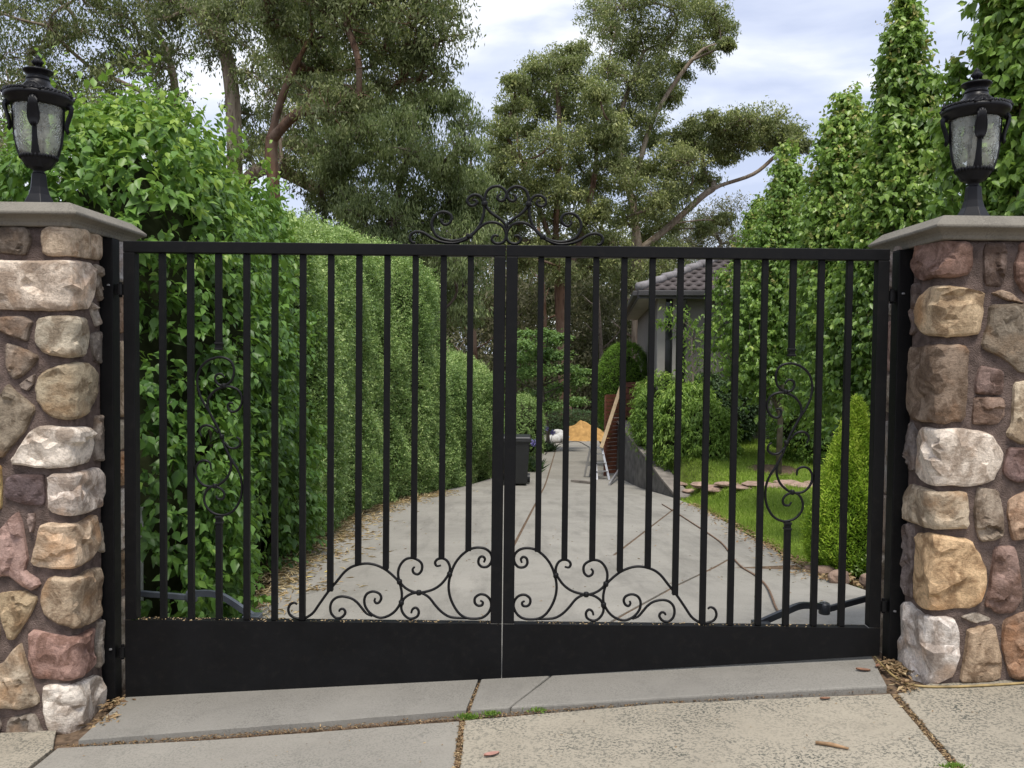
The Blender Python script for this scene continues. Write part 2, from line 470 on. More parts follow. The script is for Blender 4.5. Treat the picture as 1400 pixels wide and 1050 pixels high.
M['bin'] = mat_simple('bin_plastic', (0.014, 0.015, 0.016), 0.45, 0, 0.2, 6)
M['sand'] = mat_simple('sand', (0.40, 0.235, 0.085), 0.95, 0, 0.25, 6, 0.7, 25, 0.1)
M['bag'] = mat_simple('white_bag', (0.50, 0.49, 0.46), 0.75, 0, 0.18, 9, 0.5, 16)
M['wallblock'] = mat_simple('retaining_block', (0.145, 0.138, 0.13), 0.92, 0, 0.35, 6, 0.6, 45, 0.15)
M['wallcap'] = mat_simple('retaining_cap', (0.24, 0.215, 0.19), 0.9, 0, 0.25, 8, 0.4, 60, 0.15)
M['edging'] = mat_simple('edging_stone', (0.36, 0.255, 0.20), 0.9, 0, 0.3, 9, 0.5, 50, 0.15)
M['rock'] = mat_simple('garden_rock', (0.235, 0.165, 0.125), 0.9, 0, 0.35, 11, 0.5, 60, 0.15)
M['cable'] = mat_simple('cable', (0.19, 0.115, 0.075), 0.6, 0, 0.3, 20)
M['cableyellow'] = mat_simple('cable_yellow', (0.33, 0.24, 0.10), 0.6, 0, 0.4, 20)
M['leafpink'] = mat_simple('fallen_leaf_pink', (0.36, 0.19, 0.15), 0.7, 0, 0.25, 40)
M['leafbrown'] = mat_simple('fallen_leaf_brown', (0.22, 0.11, 0.065), 0.8, 0, 0.3, 40)
M['leafyellow'] = mat_simple('fallen_leaf_yellow', (0.60, 0.48, 0.13), 0.7, 0, 0.2, 40)
M['stick'] = mat_simple('stick', (0.34, 0.21, 0.11), 0.8, 0, 0.35, 40)

def mat_glass():
    m, n, b = newmat('seeded_glass')
    t = N(n, 'ShaderNodeTexCoord')
    vo = N(n, 'ShaderNodeTexVoronoi', Scale=90.0)
    z = N(n, 'ShaderNodeTexNoise', Scale=22.0, Detail=4.0)
    n.links.new(t.outputs['Object'], vo.inputs['Vector']); n.links.new(t.outputs['Object'], z.inputs['Vector'])
    ad = N(n, 'ShaderNodeMath', operation='ADD'); n.links.new(vo.outputs['Distance'], ad.inputs[0]); n.links.new(z.outputs['Fac'], ad.inputs[1])
    gl = N(n, 'ShaderNodeBsdfGlossy'); gl.inputs['Roughness'].default_value = 0.06; gl.inputs['Color'].default_value = (0.9, 0.92, 0.88, 1)
    tp = N(n, 'ShaderNodeBsdfTransparent'); tp.inputs['Color'].default_value = (0.99, 1.0, 0.95, 1)
    tl = N(n, 'ShaderNodeBsdfTranslucent'); tl.inputs['Color'].default_value = (0.92, 0.92, 0.82, 1)
    df = N(n, 'ShaderNodeBsdfDiffuse'); df.inputs['Color'].default_value = (0.88, 0.89, 0.78, 1)
    bp = N(n, 'ShaderNodeBump'); bp.inputs['Strength'].default_value = 0.5; bp.inputs['Distance'].default_value = 0.004
    n.links.new(ad.outputs[0], bp.inputs['Height']); n.links.new(bp.outputs[0], gl.inputs['Normal'])
    m0 = N(n, 'ShaderNodeMixShader'); m0.inputs[0].default_value = 0.72; n.links.new(tl.outputs[0], m0.inputs[1]); n.links.new(df.outputs[0], m0.inputs[2])
    m1 = N(n, 'ShaderNodeMixShader'); n.links.new(tp.outputs[0], m1.inputs[1]); n.links.new(m0.outputs[0], m1.inputs[2])
    rr = ramp(n, [(0.35, (0.16,) * 3), (0.7, (0.42,) * 3)]); n.links.new(z.outputs['Fac'], rr.inputs['Fac']); n.links.new(rr.outputs[0], m1.inputs[0])
    fr = N(n, 'ShaderNodeFresnel'); fr.inputs['IOR'].default_value = 1.5; n.links.new(bp.outputs[0], fr.inputs['Normal'])
    m2 = N(n, 'ShaderNodeMixShader'); n.links.new(fr.outputs[0], m2.inputs[0]); n.links.new(m1.outputs[0], m2.inputs[1]); n.links.new(gl.outputs[0], m2.inputs[2])
    n.links.new(m2.outputs[0], n.nodes['Material Output'].inputs['Surface'])
    return m
M['glass'] = mat_glass()

# ------------------------------------------------------------------ the lie of the land
def zdrive(Y):
    return np.interp(Y, [-50, 4.15, 4.6, 17.0, 18.5, 32, 36, 400], [0, 0, -0.03, -1.155, -1.25, -1.80, -1.88, -1.88])
def zcross(x, Y):
    return 0.062 * np.clip(x, -5, 5) * np.clip((7 - np.asarray(Y, float)) / 2.8, 0, 1)
XL = ([4.0, 6, 8, 10, 11.5, 13, 14.2, 16, 17.5, 19, 22, 27, 36], [-1.72, -1.75, -1.86, -1.97, -1.98, -1.82, -1.52, -1.2, -0.8, -0.4, 0.2, 0.8, 1.2])
XR = ([4.0, 6.5, 9, 11, 13, 14.5, 17, 20, 24, 36], [2.35, 2.40, 2.58, 2.72, 2.80, 2.78, 2.58, 2.42, 2.7, 3.6])
xl = lambda Y: np.interp(Y, *XL)
xr = lambda Y: np.interp(Y, *XR)
def zupper(Y):
    return np.interp(Y, [-50, 8.5, 10, 13.2, 15, 18, 22, 400], [0, -0.36, -0.47, -0.50, -0.36, -0.14, -0.1, -0.1])
def zland(x, Y):
    x = np.asarray(x, float); Y = np.asarray(Y, float)
    zd = zdrive(Y) + zcross(x, Y)
    wdt = np.interp(Y, [13, 15.5], [1.1, 0.12])
    off = np.interp(Y, [13, 15.0], [0.02, 0.22])
    s = smooth01((x - xr(Y) - off) / wdt) * (Y > 8.5) * (1 - smooth01((Y - 26) / 5))
    return zd * (1 - s) + np.maximum(zupper(Y), zd) * s
def zroad(x):
    return 0.062 * np.clip(x, -5, 5)

# ------------------------------------------------------------------ the setting: ground, slabs, lawn
def grid_sheet(name, xs, ys, zf, mat, keep=None, parent=None):
    X, Yg_ = np.meshgrid(xs, ys)
    Z = zf(X, Yg_)
    V = np.stack([X, Yg_, Z], -1).reshape(-1, 3)
    nx, ny = len(xs), len(ys)
    i = np.arange(nx * ny).reshape(ny, nx)
    F = np.stack([i[:-1, :-1], i[:-1, 1:], i[1:, 1:], i[1:, :-1]], -1).reshape(-1, 4)
    if keep is not None:
        c = V[F].mean(1)
        F = F[keep(c[:, 0], c[:, 1])]
        used = np.unique(F); mp_ = np.full(len(V), -1); mp_[used] = np.arange(len(used))
        V, F = V[used], mp_[F]
    me = npmesh(name, V, F)
    me.polygons.foreach_set('use_smooth', [True] * len(me.polygons))
    return link(me, name, mat, parent)

xs = np.concatenate([[-900, -300, -120, -60, -30, -18], np.arange(-12, 14.01, 0.3), [18, 30, 60, 120, 300, 900]])
ys = np.concatenate([[-300, -60, -20, -5, 0, 2], np.arange(3, 40.01, 0.3), [45, 55, 70, 100, 160, 300, 700, 2500]])
def zground(x, y):
    z = np.where(y < 4.2, zroad(x) + 0 * y, zland(x - np.where(y > 12, .36, 0.0), y))
    hill = 2.0 * smooth01((y - 60) / 200)
    return z - 0.075 + hill
gr = grid_sheet('ground', xs, ys, zground, M['soil'])
tag(gr, kind='structure')

def clip_half(poly, a, n):
    """keep the side where (p-a).n >= 0"""
    out = []
    for i in range(len(poly)):
        p, q = poly[i], poly[(i + 1) % len(poly)]
        dp = (p[0] - a[0]) * n[0] + (p[1] - a[1]) * n[1]
        dq = (q[0] - a[0]) * n[0] + (q[1] - a[1]) * n[1]
        if dp >= 0: out.append(p)
        if (dp >= 0) != (dq >= 0):
            t = dp / (dp - dq)
            out.append((p[0] + (q[0] - p[0]) * t, p[1] + (q[1] - p[1]) * t))
    return out

def split(poly, a, b, gap):
    d = np.array(b, float) - np.array(a, float); d /= np.linalg.norm(d)
    n = np.array((-d[1], d[0]))
    a = np.array(a, float)
    return [p for p in (clip_half(poly, a + n * gap / 2, n), clip_half(poly, a - n * gap / 2, -n)) if len(p) > 2]

def slab(name, poly, zf, mat, parent, th=0.07, step=1.0, bev=0.005, jag=0.0):
    if jag:                                   # chipped, wandering slab edge
        pts = []
        for i in range(len(poly)):
            p, q = np.array(poly[i]), np.array(poly[(i + 1) % len(poly)])
            L = np.linalg.norm(q - p); k = max(1, int(L / 0.06))
            nn = np.array((-(q - p)[1], (q - p)[0])) / max(L, 1e-6)
            for j in range(k):
                x = p + (q - p) * j / k
                if j: x = x + nn * jag * (mnoise.noise(Vector((x[0] * 9, x[1] * 9, 3.1))) + 0.5 * mnoise.noise(Vector((x[0] * 31, x[1] * 31, 7))))
                pts.append(tuple(x))
        poly = pts
    bm = bmesh.new()
    f = bm.faces.new([bm.verts.new((p[0], p[1], 0)) for p in poly])
    if f.calc_area() < 0.004:
        bm.free(); return None
    f.normal_update()
    if f.normal.z < 0: f.normal_flip()
    y0, y1 = min(p[1] for p in poly), max(p[1] for p in poly)
    for y in np.arange(math.ceil(y0 / step) * step, y1, step):
        bmesh.ops.bisect_plane(bm, geom=bm.verts[:] + bm.edges[:] + bm.faces[:], plane_co=(0, y, 0), plane_no=(0, 1, 0))
    top = bm.faces[:]
    r = bmesh.ops.extrude_face_region(bm, geom=top)
    newv = {v for v in r['geom'] if isinstance(v, bmesh.types.BMVert)}
    bm.verts.ensure_lookup_table()
    for v in bm.verts:
        z = float(zf(v.co.x, v.co.y))
        v.co.z = z if v in newv else z - th
    bmesh.ops.recalc_face_normals(bm, faces=bm.faces[:])
    me = bpy.data.meshes.new(name); bm.to_mesh(me); bm.free()
    o = link(me, name, mat, parent)
    if bev:
        md = o.modifiers.new('bevel', 'BEVEL'); md.width = bev; md.segments = 2; md.limit_method = 'ANGLE'; md.angle_limit = R(50)
    return o

# driveway: concrete bays, thin saw cuts across, wide dirty joints on the slant
drive = empty('driveway', (0.3, 8, float(zdrive(8))))
tag(drive, kind='structure')
ysamp = list(np.arange(4.34, 36.01, 0.8))
drive_poly = [(float(xr(y)), y) for y in ysamp] + [(float(xl(y)) + 0.02, y) for y in reversed(ysamp)]
bays = [drive_poly]
for y in (7.62, 11.2, 14.9, 18.9, 23.0, 28.0):
    nxt = []
    for b in bays: nxt += split(b, (-5, y), (5, y + 0.05), 0.012)
    bays = nxt
gpt = lambda px, py: (lambda d: None)
diag = [((0.80, 5.27), (2.34, 8.3), 5.0, 7.62, 0.024), ((0.66, 6.76), (2.87, 14.0), 7.62, 14.9, 0.026), ((0.03, 8.2), (1.1, 23.0), 7.62, 28.0, 0.028)]
for a, b, y0, y1, g in diag:
    nxt = []
    for p in bays:
        cy = np.mean([q[1] for q in p])
        if min(q[1] for q in p) > y0 - 0.9 and max(q[1] for q in p) < y1 + 0.9 or (y0 < cy < y1):
            nxt += split(p, a, b, g)
        else:
            nxt.append(p)
    bays = nxt
for p in bays:
    slab('slab', p, lambda x, y: zland(x, y) if False else zdrive(y) + zcross(x, y), M['conc_drive'] if np.mean([q[1] for q in p]) < 18.5 else M['conc_mid'], drive, 0.065, 1.0, 0.004)

# threshold strip under the gate and the crossover in front of it
def gr_pt(px, py, lift=0.0):
    """where a photo pixel meets the cross-sloping ground in front of the gate"""
    d = ray(px, py)
    # z = 0.062*x + lift
    t = (lift - CAM[2]) / (d[2] - 0.062 * d[0])
    p = CAM + d * t
    return (float(p[0]), float(p[1]))
thr = empty('threshold', (0, 3.95, 0)); tag(thr, kind='structure')
TL = 0.012
tp_front = [gr_pt(107, 1012, TL), gr_pt(300, 997, TL), gr_pt(645, 970, TL), gr_pt(930, 952, TL), gr_pt(1213, 937, TL)]
thr_poly = tp_front + [(1.78, 4.325), (-1.76, 4.325)]
pieces = split(thr_poly, gr_pt(638, 975, TL), gr_pt(657, 925, TL), 0.016)
nxt = []
for p in pieces:
    if np.mean([q[0] for q in p]) > -0.1: nxt += split(p, gr_pt(690, 972, TL), gr_pt(752, 924, TL), 0.007)
    else: nxt.append(p)
for p in nxt:
    slab('slab', p, lambda x, y: zroad(x) + TL, M['conc_grey'], thr, 0.08, 0.5, 0.008, 0.004)
cross = empty('crossover', (0, 3.2, 0)); tag(cross, kind='structure')
fr = [gr_pt(75, 1023), gr_pt(300, 1010), gr_pt(632, 985), gr_pt(900, 962), gr_pt(1207, 942)]
j1a, j1b = gr_pt(632, 985), gr_pt(625, 1052)
j1b = (j1a[0] + (j1b[0] - j1a[0]) * 8, j1a[1] + (j1b[1] - j1a[1]) * 8)
def ext(a, b, k): return (a[0] + (b[0] - a[0]) * k, a[1] + (b[1] - a[1]) * k)
la, lb = gr_pt(75, 1022), gr_pt(40, 1050)
ra, rb = gr_pt(1222, 948), gr_pt(1312, 1052)
la2, ra2 = ext(la, lb, 6), ext(ra, rb, 6)
g = 0.011
cz = lambda x, y: zroad(x)
C2 = [(la[0] + g, la[1]), fr[1], (fr[2][0] - g, fr[2][1]), (j1b[0] - g, j1b[1]), (la2[0] + g, la2[1])]
C3 = [(fr[2][0] + g, fr[2][1]), fr[3], (ra[0] - g * 1.4, ra[1]), (ra2[0] - g * 1.4, ra2[1]), (j1b[0] + g, j1b[1])]
ypr = 3.63
C4 = [(ra[0] + g * 1.4, ra[1]), (1.84, ypr), (4.8, ypr), (4.8, 0.4), (ra2[0] + g * 1.4, ra2[1])]
C1 = [(la[0] - g * .6, la[1]), (la2[0] - g * .6, la2[1]), (-4.8, 0.4), (-4.8, ypr - .05), (-1.92, ypr - .05)]
slab('slab', C2, cz, M['conc_mid'], cross, 0.09, 0.5, 0.007, 0.004)
slab('slab', C3, cz, M['conc_beige'], cross, 0.09, 0.5, 0.007, 0.004)
slab('slab', C4, cz, M['conc_beige'], cross, 0.09, 0.5, 0.007, 0.004)
slab('slab', C1, cz, M['conc_beige'], cross, 0.09, 0.5, 0.007, 0.004)
jb = MB()
for x0, x1 in zip(np.linspace(-4.8, 4.8, 17)[:-1], np.linspace(-4.8, 4.8, 17)[1:]):
    jb.add([(x0, 0.0, zroad(x0) - 0.022), (x1, 0.0, zroad(x1) - 0.022), (x1, 4.36, zroad(x1) - 0.022), (x0, 4.36, zroad(x0) - 0.022)], [(0, 1, 2, 3)])
tag(jb.build('joint_filling', M['jointdirt'], cross), kind='stuff')
dj = MB()
yy = np.arange(4.3, 36.1, 0.8)
for y0, y1 in zip(yy[:-1], yy[1:]):
    q = [(xl(y0) + .05, y0), (xr(y0) - .03, y0), (xr(y1) - .03, y1), (xl(y1) + .05, y1)]
    dj.add([(x, y, zdrive(y) + zcross(x, y) - 0.006) for x, y in q], [(0, 1, 2, 3)])
tag(dj.build('joint_filling', M['jointdirt'], drive), kind='stuff')

# lawn, right of the driveway
lawn = grid_sheet('lawn', np.arange(2.2, 14.01, 0.15), np.arange(6.6, 24.01, 0.15), lambda x, y: zland(x, y) - 0.012, M['lawnbase'],
                  keep=lambda x, y: (x > xr(y) + np.where(y > 14.2, .24, .06)) & (y > 6.75 + 0.0 * x) & ((x > 3.1) | (y > 7.0)))
tag(lawn, kind='structure')

# ------------------------------------------------------------------ the two gate leaves
YG = 3.90
GX0, GXC, GX1 = -1.760, -0.033, 1.698
ZT, ZM = 1.988, 0.262
ST = 0.052                                          # frame section
def gbot(x):                                        # the kick panels follow the rising ground
    return 0.004 + 0.0728 * (x + 0.033) + 0.004
def gp(ox, oy, s, pts, flip=False):
    """gate-plane coordinates of points read off an enlarged crop; flip mirrors about the gate's middle"""
    out = []
    for (zx, zy) in pts:
        p = at(ox + zx / s, oy + zy / s, YG)
        x = p[0] if not flip else 2 * GXC - p[0]
        out.append((x, p[2]))
    return out
# scrolls at the foot (left leaf), then crest, read from the photograph
FOOT = [
 [(115,465),(97,455),(72,468),(62,500),(76,532),(112,548),(150,550),(185,535),(215,510),(250,460),(300,390),(350,330),(400,270),(450,237),(520,221),(580,228),(640,255),(690,295),(725,335),(740,390),(738,440),(720,480),(690,515),(650,538),(610,545),(570,530),(540,505),(520,470),(518,430),(535,400),(570,388),(605,400),(618,425),(608,450),(590,458),(578,445),(582,428)],
 [(565,536),(530,520),(500,485),(475,455),(440,430),(390,418),(350,425),(322,450),(313,485),(320,520),(345,545),(375,545),(395,530),(403,510),(390,492),(372,496),(366,508)],
 [(818,240),(806,255),(812,276),(836,285),(858,265),(862,230),(845,205),(805,188),(765,195),(735,225),(720,265),(722,310),(740,345),(775,375),(820,392),(870,392),(930,375),(975,345),(1005,310),(1025,275),(1028,240),(1012,205),(985,190),(955,195),(940,215),(950,235),(975,232)],
 [(797,518),(805,495),(825,485),(842,505),(835,535),(805,550),(775,545),(750,520),(738,490),(742,460),(755,430),(790,405),(830,395),(865,400),(905,425),(945,475),(985,515),(1030,540),(1090,547),(1150,549)],
 [(1232,214),(1238,192),(1222,178),(1203,190),(1200,220),(1220,240),(1255,238),(1278,205),(1275,165),(1245,135),(1200,125),(1150,135),(1100,170),(1060,220),(1035,280),(1022,340),(1025,400),(1045,460),(1080,515),(1120,543),(1170,551),(1220,545),(1255,520),(1275,480),(1270,440),(1245,412),(1210,405),(1180,425),(1178,455),(1195,472),(1220,470),(1225,452),(1210,442)],
]
FOOT_COLLAR = [(727, 330), (738, 455), (843, 395), (1027, 285)]
CREST = [
 [(262,278),(250,290),(262,310),(290,310),(312,285),(310,255),(285,235),(250,232),(215,250),(190,290),(190,330),(210,375),(250,402),(310,416),(370,410),(425,386),(470,350),(505,295),(520,240),(522,190),(513,155),(490,128),(455,122),(425,140),(415,165),(430,188),(455,190),(475,175),(468,157),(450,157)],
 [(84,428),(60,424),(48,400),(58,372),(95,358),(140,368),(200,405),(260,425),(330,431),(390,414),(440,384),(490,335),(530,307),(580,298),(630,315),(658,355),(662,395),(645,425),(610,435),(580,425),(572,400),(590,382),(615,387)],
 [(668,348),(655,310),(620,275),(570,240),(540,205),(528,170),(530,130),(545,95),(580,72),(620,70),(655,95),(665,125),(650,155),(625,162),(610,150),(612,130),(630,118)],
]
CREST_COLLAR = [(430, 388), (525, 180)]
ORN = [
 [(205,242),(225,222),(250,232),(252,258),(232,280),(200,280),(170,255),(158,215),(165,175),(190,148),(235,138),(290,155),(330,195),(345,250),(338,310),(315,365),(280,420),(240,490),(215,545),(195,600),(160,665),(130,710),(110,760),(105,820),(115,870),(140,915),(175,940),(215,946),(260,930),(290,895),(297,855),(280,815),(250,800),(215,810),(195,835),(200,860),(225,865),(238,848)],
 [(160,372),(178,372),(187,390),(170,415),(140,410),(118,380),(115,340),(135,305),(175,288),(220,292),(260,315),(285,350),(290,390),(270,440),(245,490)],
 [(316,548),(328,520),(315,495),(290,488),(260,498),(232,528)],
 [(138,545),(120,560),(120,585),(145,602),(175,598),(203,570)],
 [(190,605),(170,650),(163,700),(180,750),(215,785),(250,800),(300,795),(335,760),(345,715),(330,680),(300,668),(272,680),(265,712)],
]
ORN_COLLAR = [(243, 798), (213, 545), (208, 284)]

def scroll(parent, pts, r=0.0062, y=YG):
    P = catmull([(x, y, z) for x, z in pts], 5)
    n = len(P)
    rad = [r * (1.0 - 0.25 * max(0, 1 - min(i, n - 1 - i) / 8.0)) for i in range(n)]
    return MB().tube(P, rad, 8).build('scroll', M['iron'], parent, True)
def collar(parent, p, r=0.0125, y=YG):
    m = MB()
    for k in range(3):
        pass
    m.lathe([(0.001, -0.011), (r * .8, -0.011), (r, -0.006), (r, 0.006), (r * .8, 0.011), (0.001, 0.011)], (p[0], y, p[1]), 12)
    return m.build('collar', M['iron'], parent, True)

def make_leaf(side):
    fl = side > 0
    x_out = GX1 if fl else GX0
    xc = GXC + side * 0.002
    base = (x_out, YG, gbot(x_out))
    t = empty('gate_leaf', base)
    tag(t, 'black iron gate leaf hinged beside the slim lime-green conifer' if fl else 'black iron gate leaf hinged beside the tall broad-leaved bush', 'gate', 'driveway gate leaves')
    h = ST / 2
    sx = lambda d: x_out - side * d                  # d metres in from the hinge side
    def vbox(xa, xb, za, zb, ya, yb):
        x0, x1 = min(xa, xb), max(xa, xb)
        return MB().box((x0, ya, za), (x1, yb, zb))
    vbox(sx(0), sx(ST), ZM, ZT - ST, YG - h, YG + h).build('stile', M['black'], t, bevel=0.003)
    vbox(xc, xc + side * ST, ZM, ZT - ST, YG - h, YG + h).build('stile', M['black'], t, bevel=0.003)
    vbox(sx(0), xc, ZT - ST + 0.001, ZT, YG - h, YG + h).build('top_rail', M['black'], t, bevel=0.003)
    vbox(sx(ST) , xc + side * ST, ZM - 0.05, ZM - 0.001, YG - h + 0.006, YG + h).build('bottom_rail', M['black'], t, bevel=0.002)
    # kick panel: sheet whose lower edge follows the ground
    x0, x1 = min(x_out, xc), max(x_out, xc)
    kp = MB()
    vs = []
    for y in (YG - h + 0.001, YG - h + 0.005):
        vs += [(x0, y, gbot(x0)), (x1, y, gbot(x1)), (x1, y, ZM - 0.0015), (x0, y, ZM - 0.0015)]
    kp.add(vs, [(0, 1, 2, 3), (7, 6, 5, 4), (0, 4, 5, 1), (1, 5, 6, 2), (2, 6, 7, 3), (3, 7, 4, 0)])
    kp.build('kick_panel', M['black'], t)
    # bars
    offs = [1.559 - 0.1277 * i for i in range(11)] + [0.1595]
    zend = {6: (808, 455), 7: (771, 493), 8: (778, 531), 9: (763, 567), 10: (763, 604), 11: (753, 641)}
    bw = 0.0135
    for i, o in enumerate(offs):
        x = GXC + side * o
        zb = ZM + 0.001
        if i in zend:
            zb = float(at(zend[i][1], zend[i][0], YG)[2])
        if i == 2:
            top = float(at(1085, 487, YG)[2]); bot = float(at(1075, 714, YG)[2])
            vbox(x - bw, x + bw, top, ZT - ST, YG - bw, YG + bw).build('bar', M['black'], t, bevel=0.002)
            vbox(x - bw, x + bw, ZM + 0.001, bot, YG - bw, YG + bw).build('bar', M['black'], t, bevel=0.002)
            for zz in (top + 0.004, top + 0.03, bot - 0.004, bot - 0.03):
                MB().box((x - bw - .003, YG - bw - .003, zz - .005), (x + bw + .003, YG + bw + .003, zz + .005)).build('collar', M['iron'], t, bevel=0.002)
        else:
            MB().box((x - bw, YG - bw, zb), (x + bw, YG + bw, ZT - ST)).build('bar', M['black'], t, bevel=0.002)
    for p in FOOT: scroll(t, gp(380, 720, 4.375, p, fl))
    for p in gp(380, 720, 4.375, FOOT_COLLAR, fl): collar(t, p)
    for k, p in enumerate(CREST): scroll(t, gp(550, 240, 4.667, p, fl), 0.0068, YG + (0.0 if k else 0.003))
    for p in gp(550, 240, 4.667, CREST_COLLAR, fl): collar(t, p, 0.014)
    # the S-shaped ornament was read off the other leaf
    xo = GXC + side * offs[2]
    ref = at(1085 - 4, 600, YG)[0]
    def orn(pts):
        out = []
        for (x, z) in gp(1020, 460, 3.745, pts, False):
            out.append((xo + side * (x - ref), z))
        return out
    for p in ORN: scroll(t, orn(p), 0.0058)
    for p in orn(ORN_COLLAR): collar(t, p, 0.011)
    # hinges on the outer stile
    for py in ((396, 891) if not fl else (405, 828)):
        z = float(at(165 if not fl else 1215, py, YG)[2])
        m = MB()
        m.beam((x_out + side * 0.002, YG + 0.0, z), (x_out + side * 0.04, YG, z), 0.016, 0.016)
        m.lathe([(0.001, -0.024), (0.019, -0.024), (0.019, 0.024), (0.001, 0.024)], (x_out + side * 0.022, YG, z), 14)
        m.lathe([(0.001, -0.034), (0.008, -0.034), (0.008, 0.034), (0.001, 0.034)], (x_out + side * 0.022, YG, z), 10)
        m.build('hinge', M['iron'], t)
    # small lug welded beneath, weld flash on the rail
    return t
make_leaf(-1); make_leaf(1)

# ------------------------------------------------------------------ steel posts the leaves hang from
PXL, PXR = -1.866, 1.806                            # inner faces of the two stone piers
for x0, x1, lab, ztop, zbot in ((PXL + 0.002, -1.804, 'square black steel gate post against the stone pier beside the tall leafy bush', 2.0, -0.13),
                               (1.736, PXR - 0.002, 'square black steel gate post against the stone pier beside the lime conifer', 1.985, 0.09)):
    t = empty('gate_post', ((x0 + x1) / 2, 3.90, zbot))
    tag(t, lab, 'post', 'gate posts')
    MB().box((x0, 3.868, zbot - 0.05), (x1, 3.94, ztop - 0.004)).build('post', M['black'], t, bevel=0.003)
    MB().box((x0 + 0.001, 3.869, ztop - 0.003), (x1 - 0.001, 3.939, ztop)).build('post_cap', M['black'], t)
    for z in (1.785, 0.125 if x0 < 0 else 0.34):
        MB().lathe([(0.001, 0), (0.007, 0), (0.007, 0.006), (0.001, 0.008)], ((x0 + x1) / 2 + (0.012 if x0 < 0 else -0.012), 3.866, z), 6).build('bolt', M['galv'], t)

# ------------------------------------------------------------------ stone piers
YF, YB, PW = 3.60, 4.15, 0.55
class Pier:
    def __init__(s, side):
        s.side = side                               # -1 left, +1 right
        s.xi = PXL if side < 0 else PXR
        s.rc = 0.035
    def uv(s, px, py):
        d = ray(px, py)
        t = YF / d[1]
        p = CAM + d * t
        if (p[0] - s.xi) * s.side >= 0:
            return (-(p[0] - s.xi) * s.side, p[2])
        t = s.xi / d[0]
        p = CAM + d * t
        return (p[1] - YF, p[2])
    def P(s, u, z):
        c = np.array((s.xi, YF)); fd = np.array((s.side, 0.0)); bd = np.array((0.0, 1.0))
        rc = s.rc
        if u <= -rc: return c + fd * (-u), np.array((0, -1.0))
        if u >= rc: return c + bd * u, np.array((-s.side, 0.0))
        t = (u + rc) / (2 * rc)
        a, b = c + fd * rc, c + bd * rc
        p = a * (1 - t) ** 2 + c * 2 * t * (1 - t) + b * t * t
        n = np.array((0, -1.0)) * (1 - t) + np.array((-s.side, 0.0)) * t
        return p, n / np.linalg.norm(n)
    def map(s, u, z, h):
        p, n = s.P(u, z)
        q = p + n * h
        return (q[0], q[1], z)

def resample(poly, n):
    P = np.array(poly + [poly[0]])
    d = np.concatenate([[0], np.cumsum(np.linalg.norm(np.diff(P, axis=0), axis=1))])
    t = np.linspace(0, d[-1], n, endpoint=False)
    return np.stack([np.interp(t, d, P[:, 0]), np.interp(t, d, P[:, 1])], 1)
def chaikin(poly, k=1):
    P = [np.array(p, float) for p in poly]
    for _ in range(k):
        Q = []
        for i in range(len(P)):
            a, b = P[i], P[(i + 1) % len(P)]
            Q += [a * .88 + b * .12, a * .12 + b * .88]
        P = Q
    return [tuple(p) for p in P]

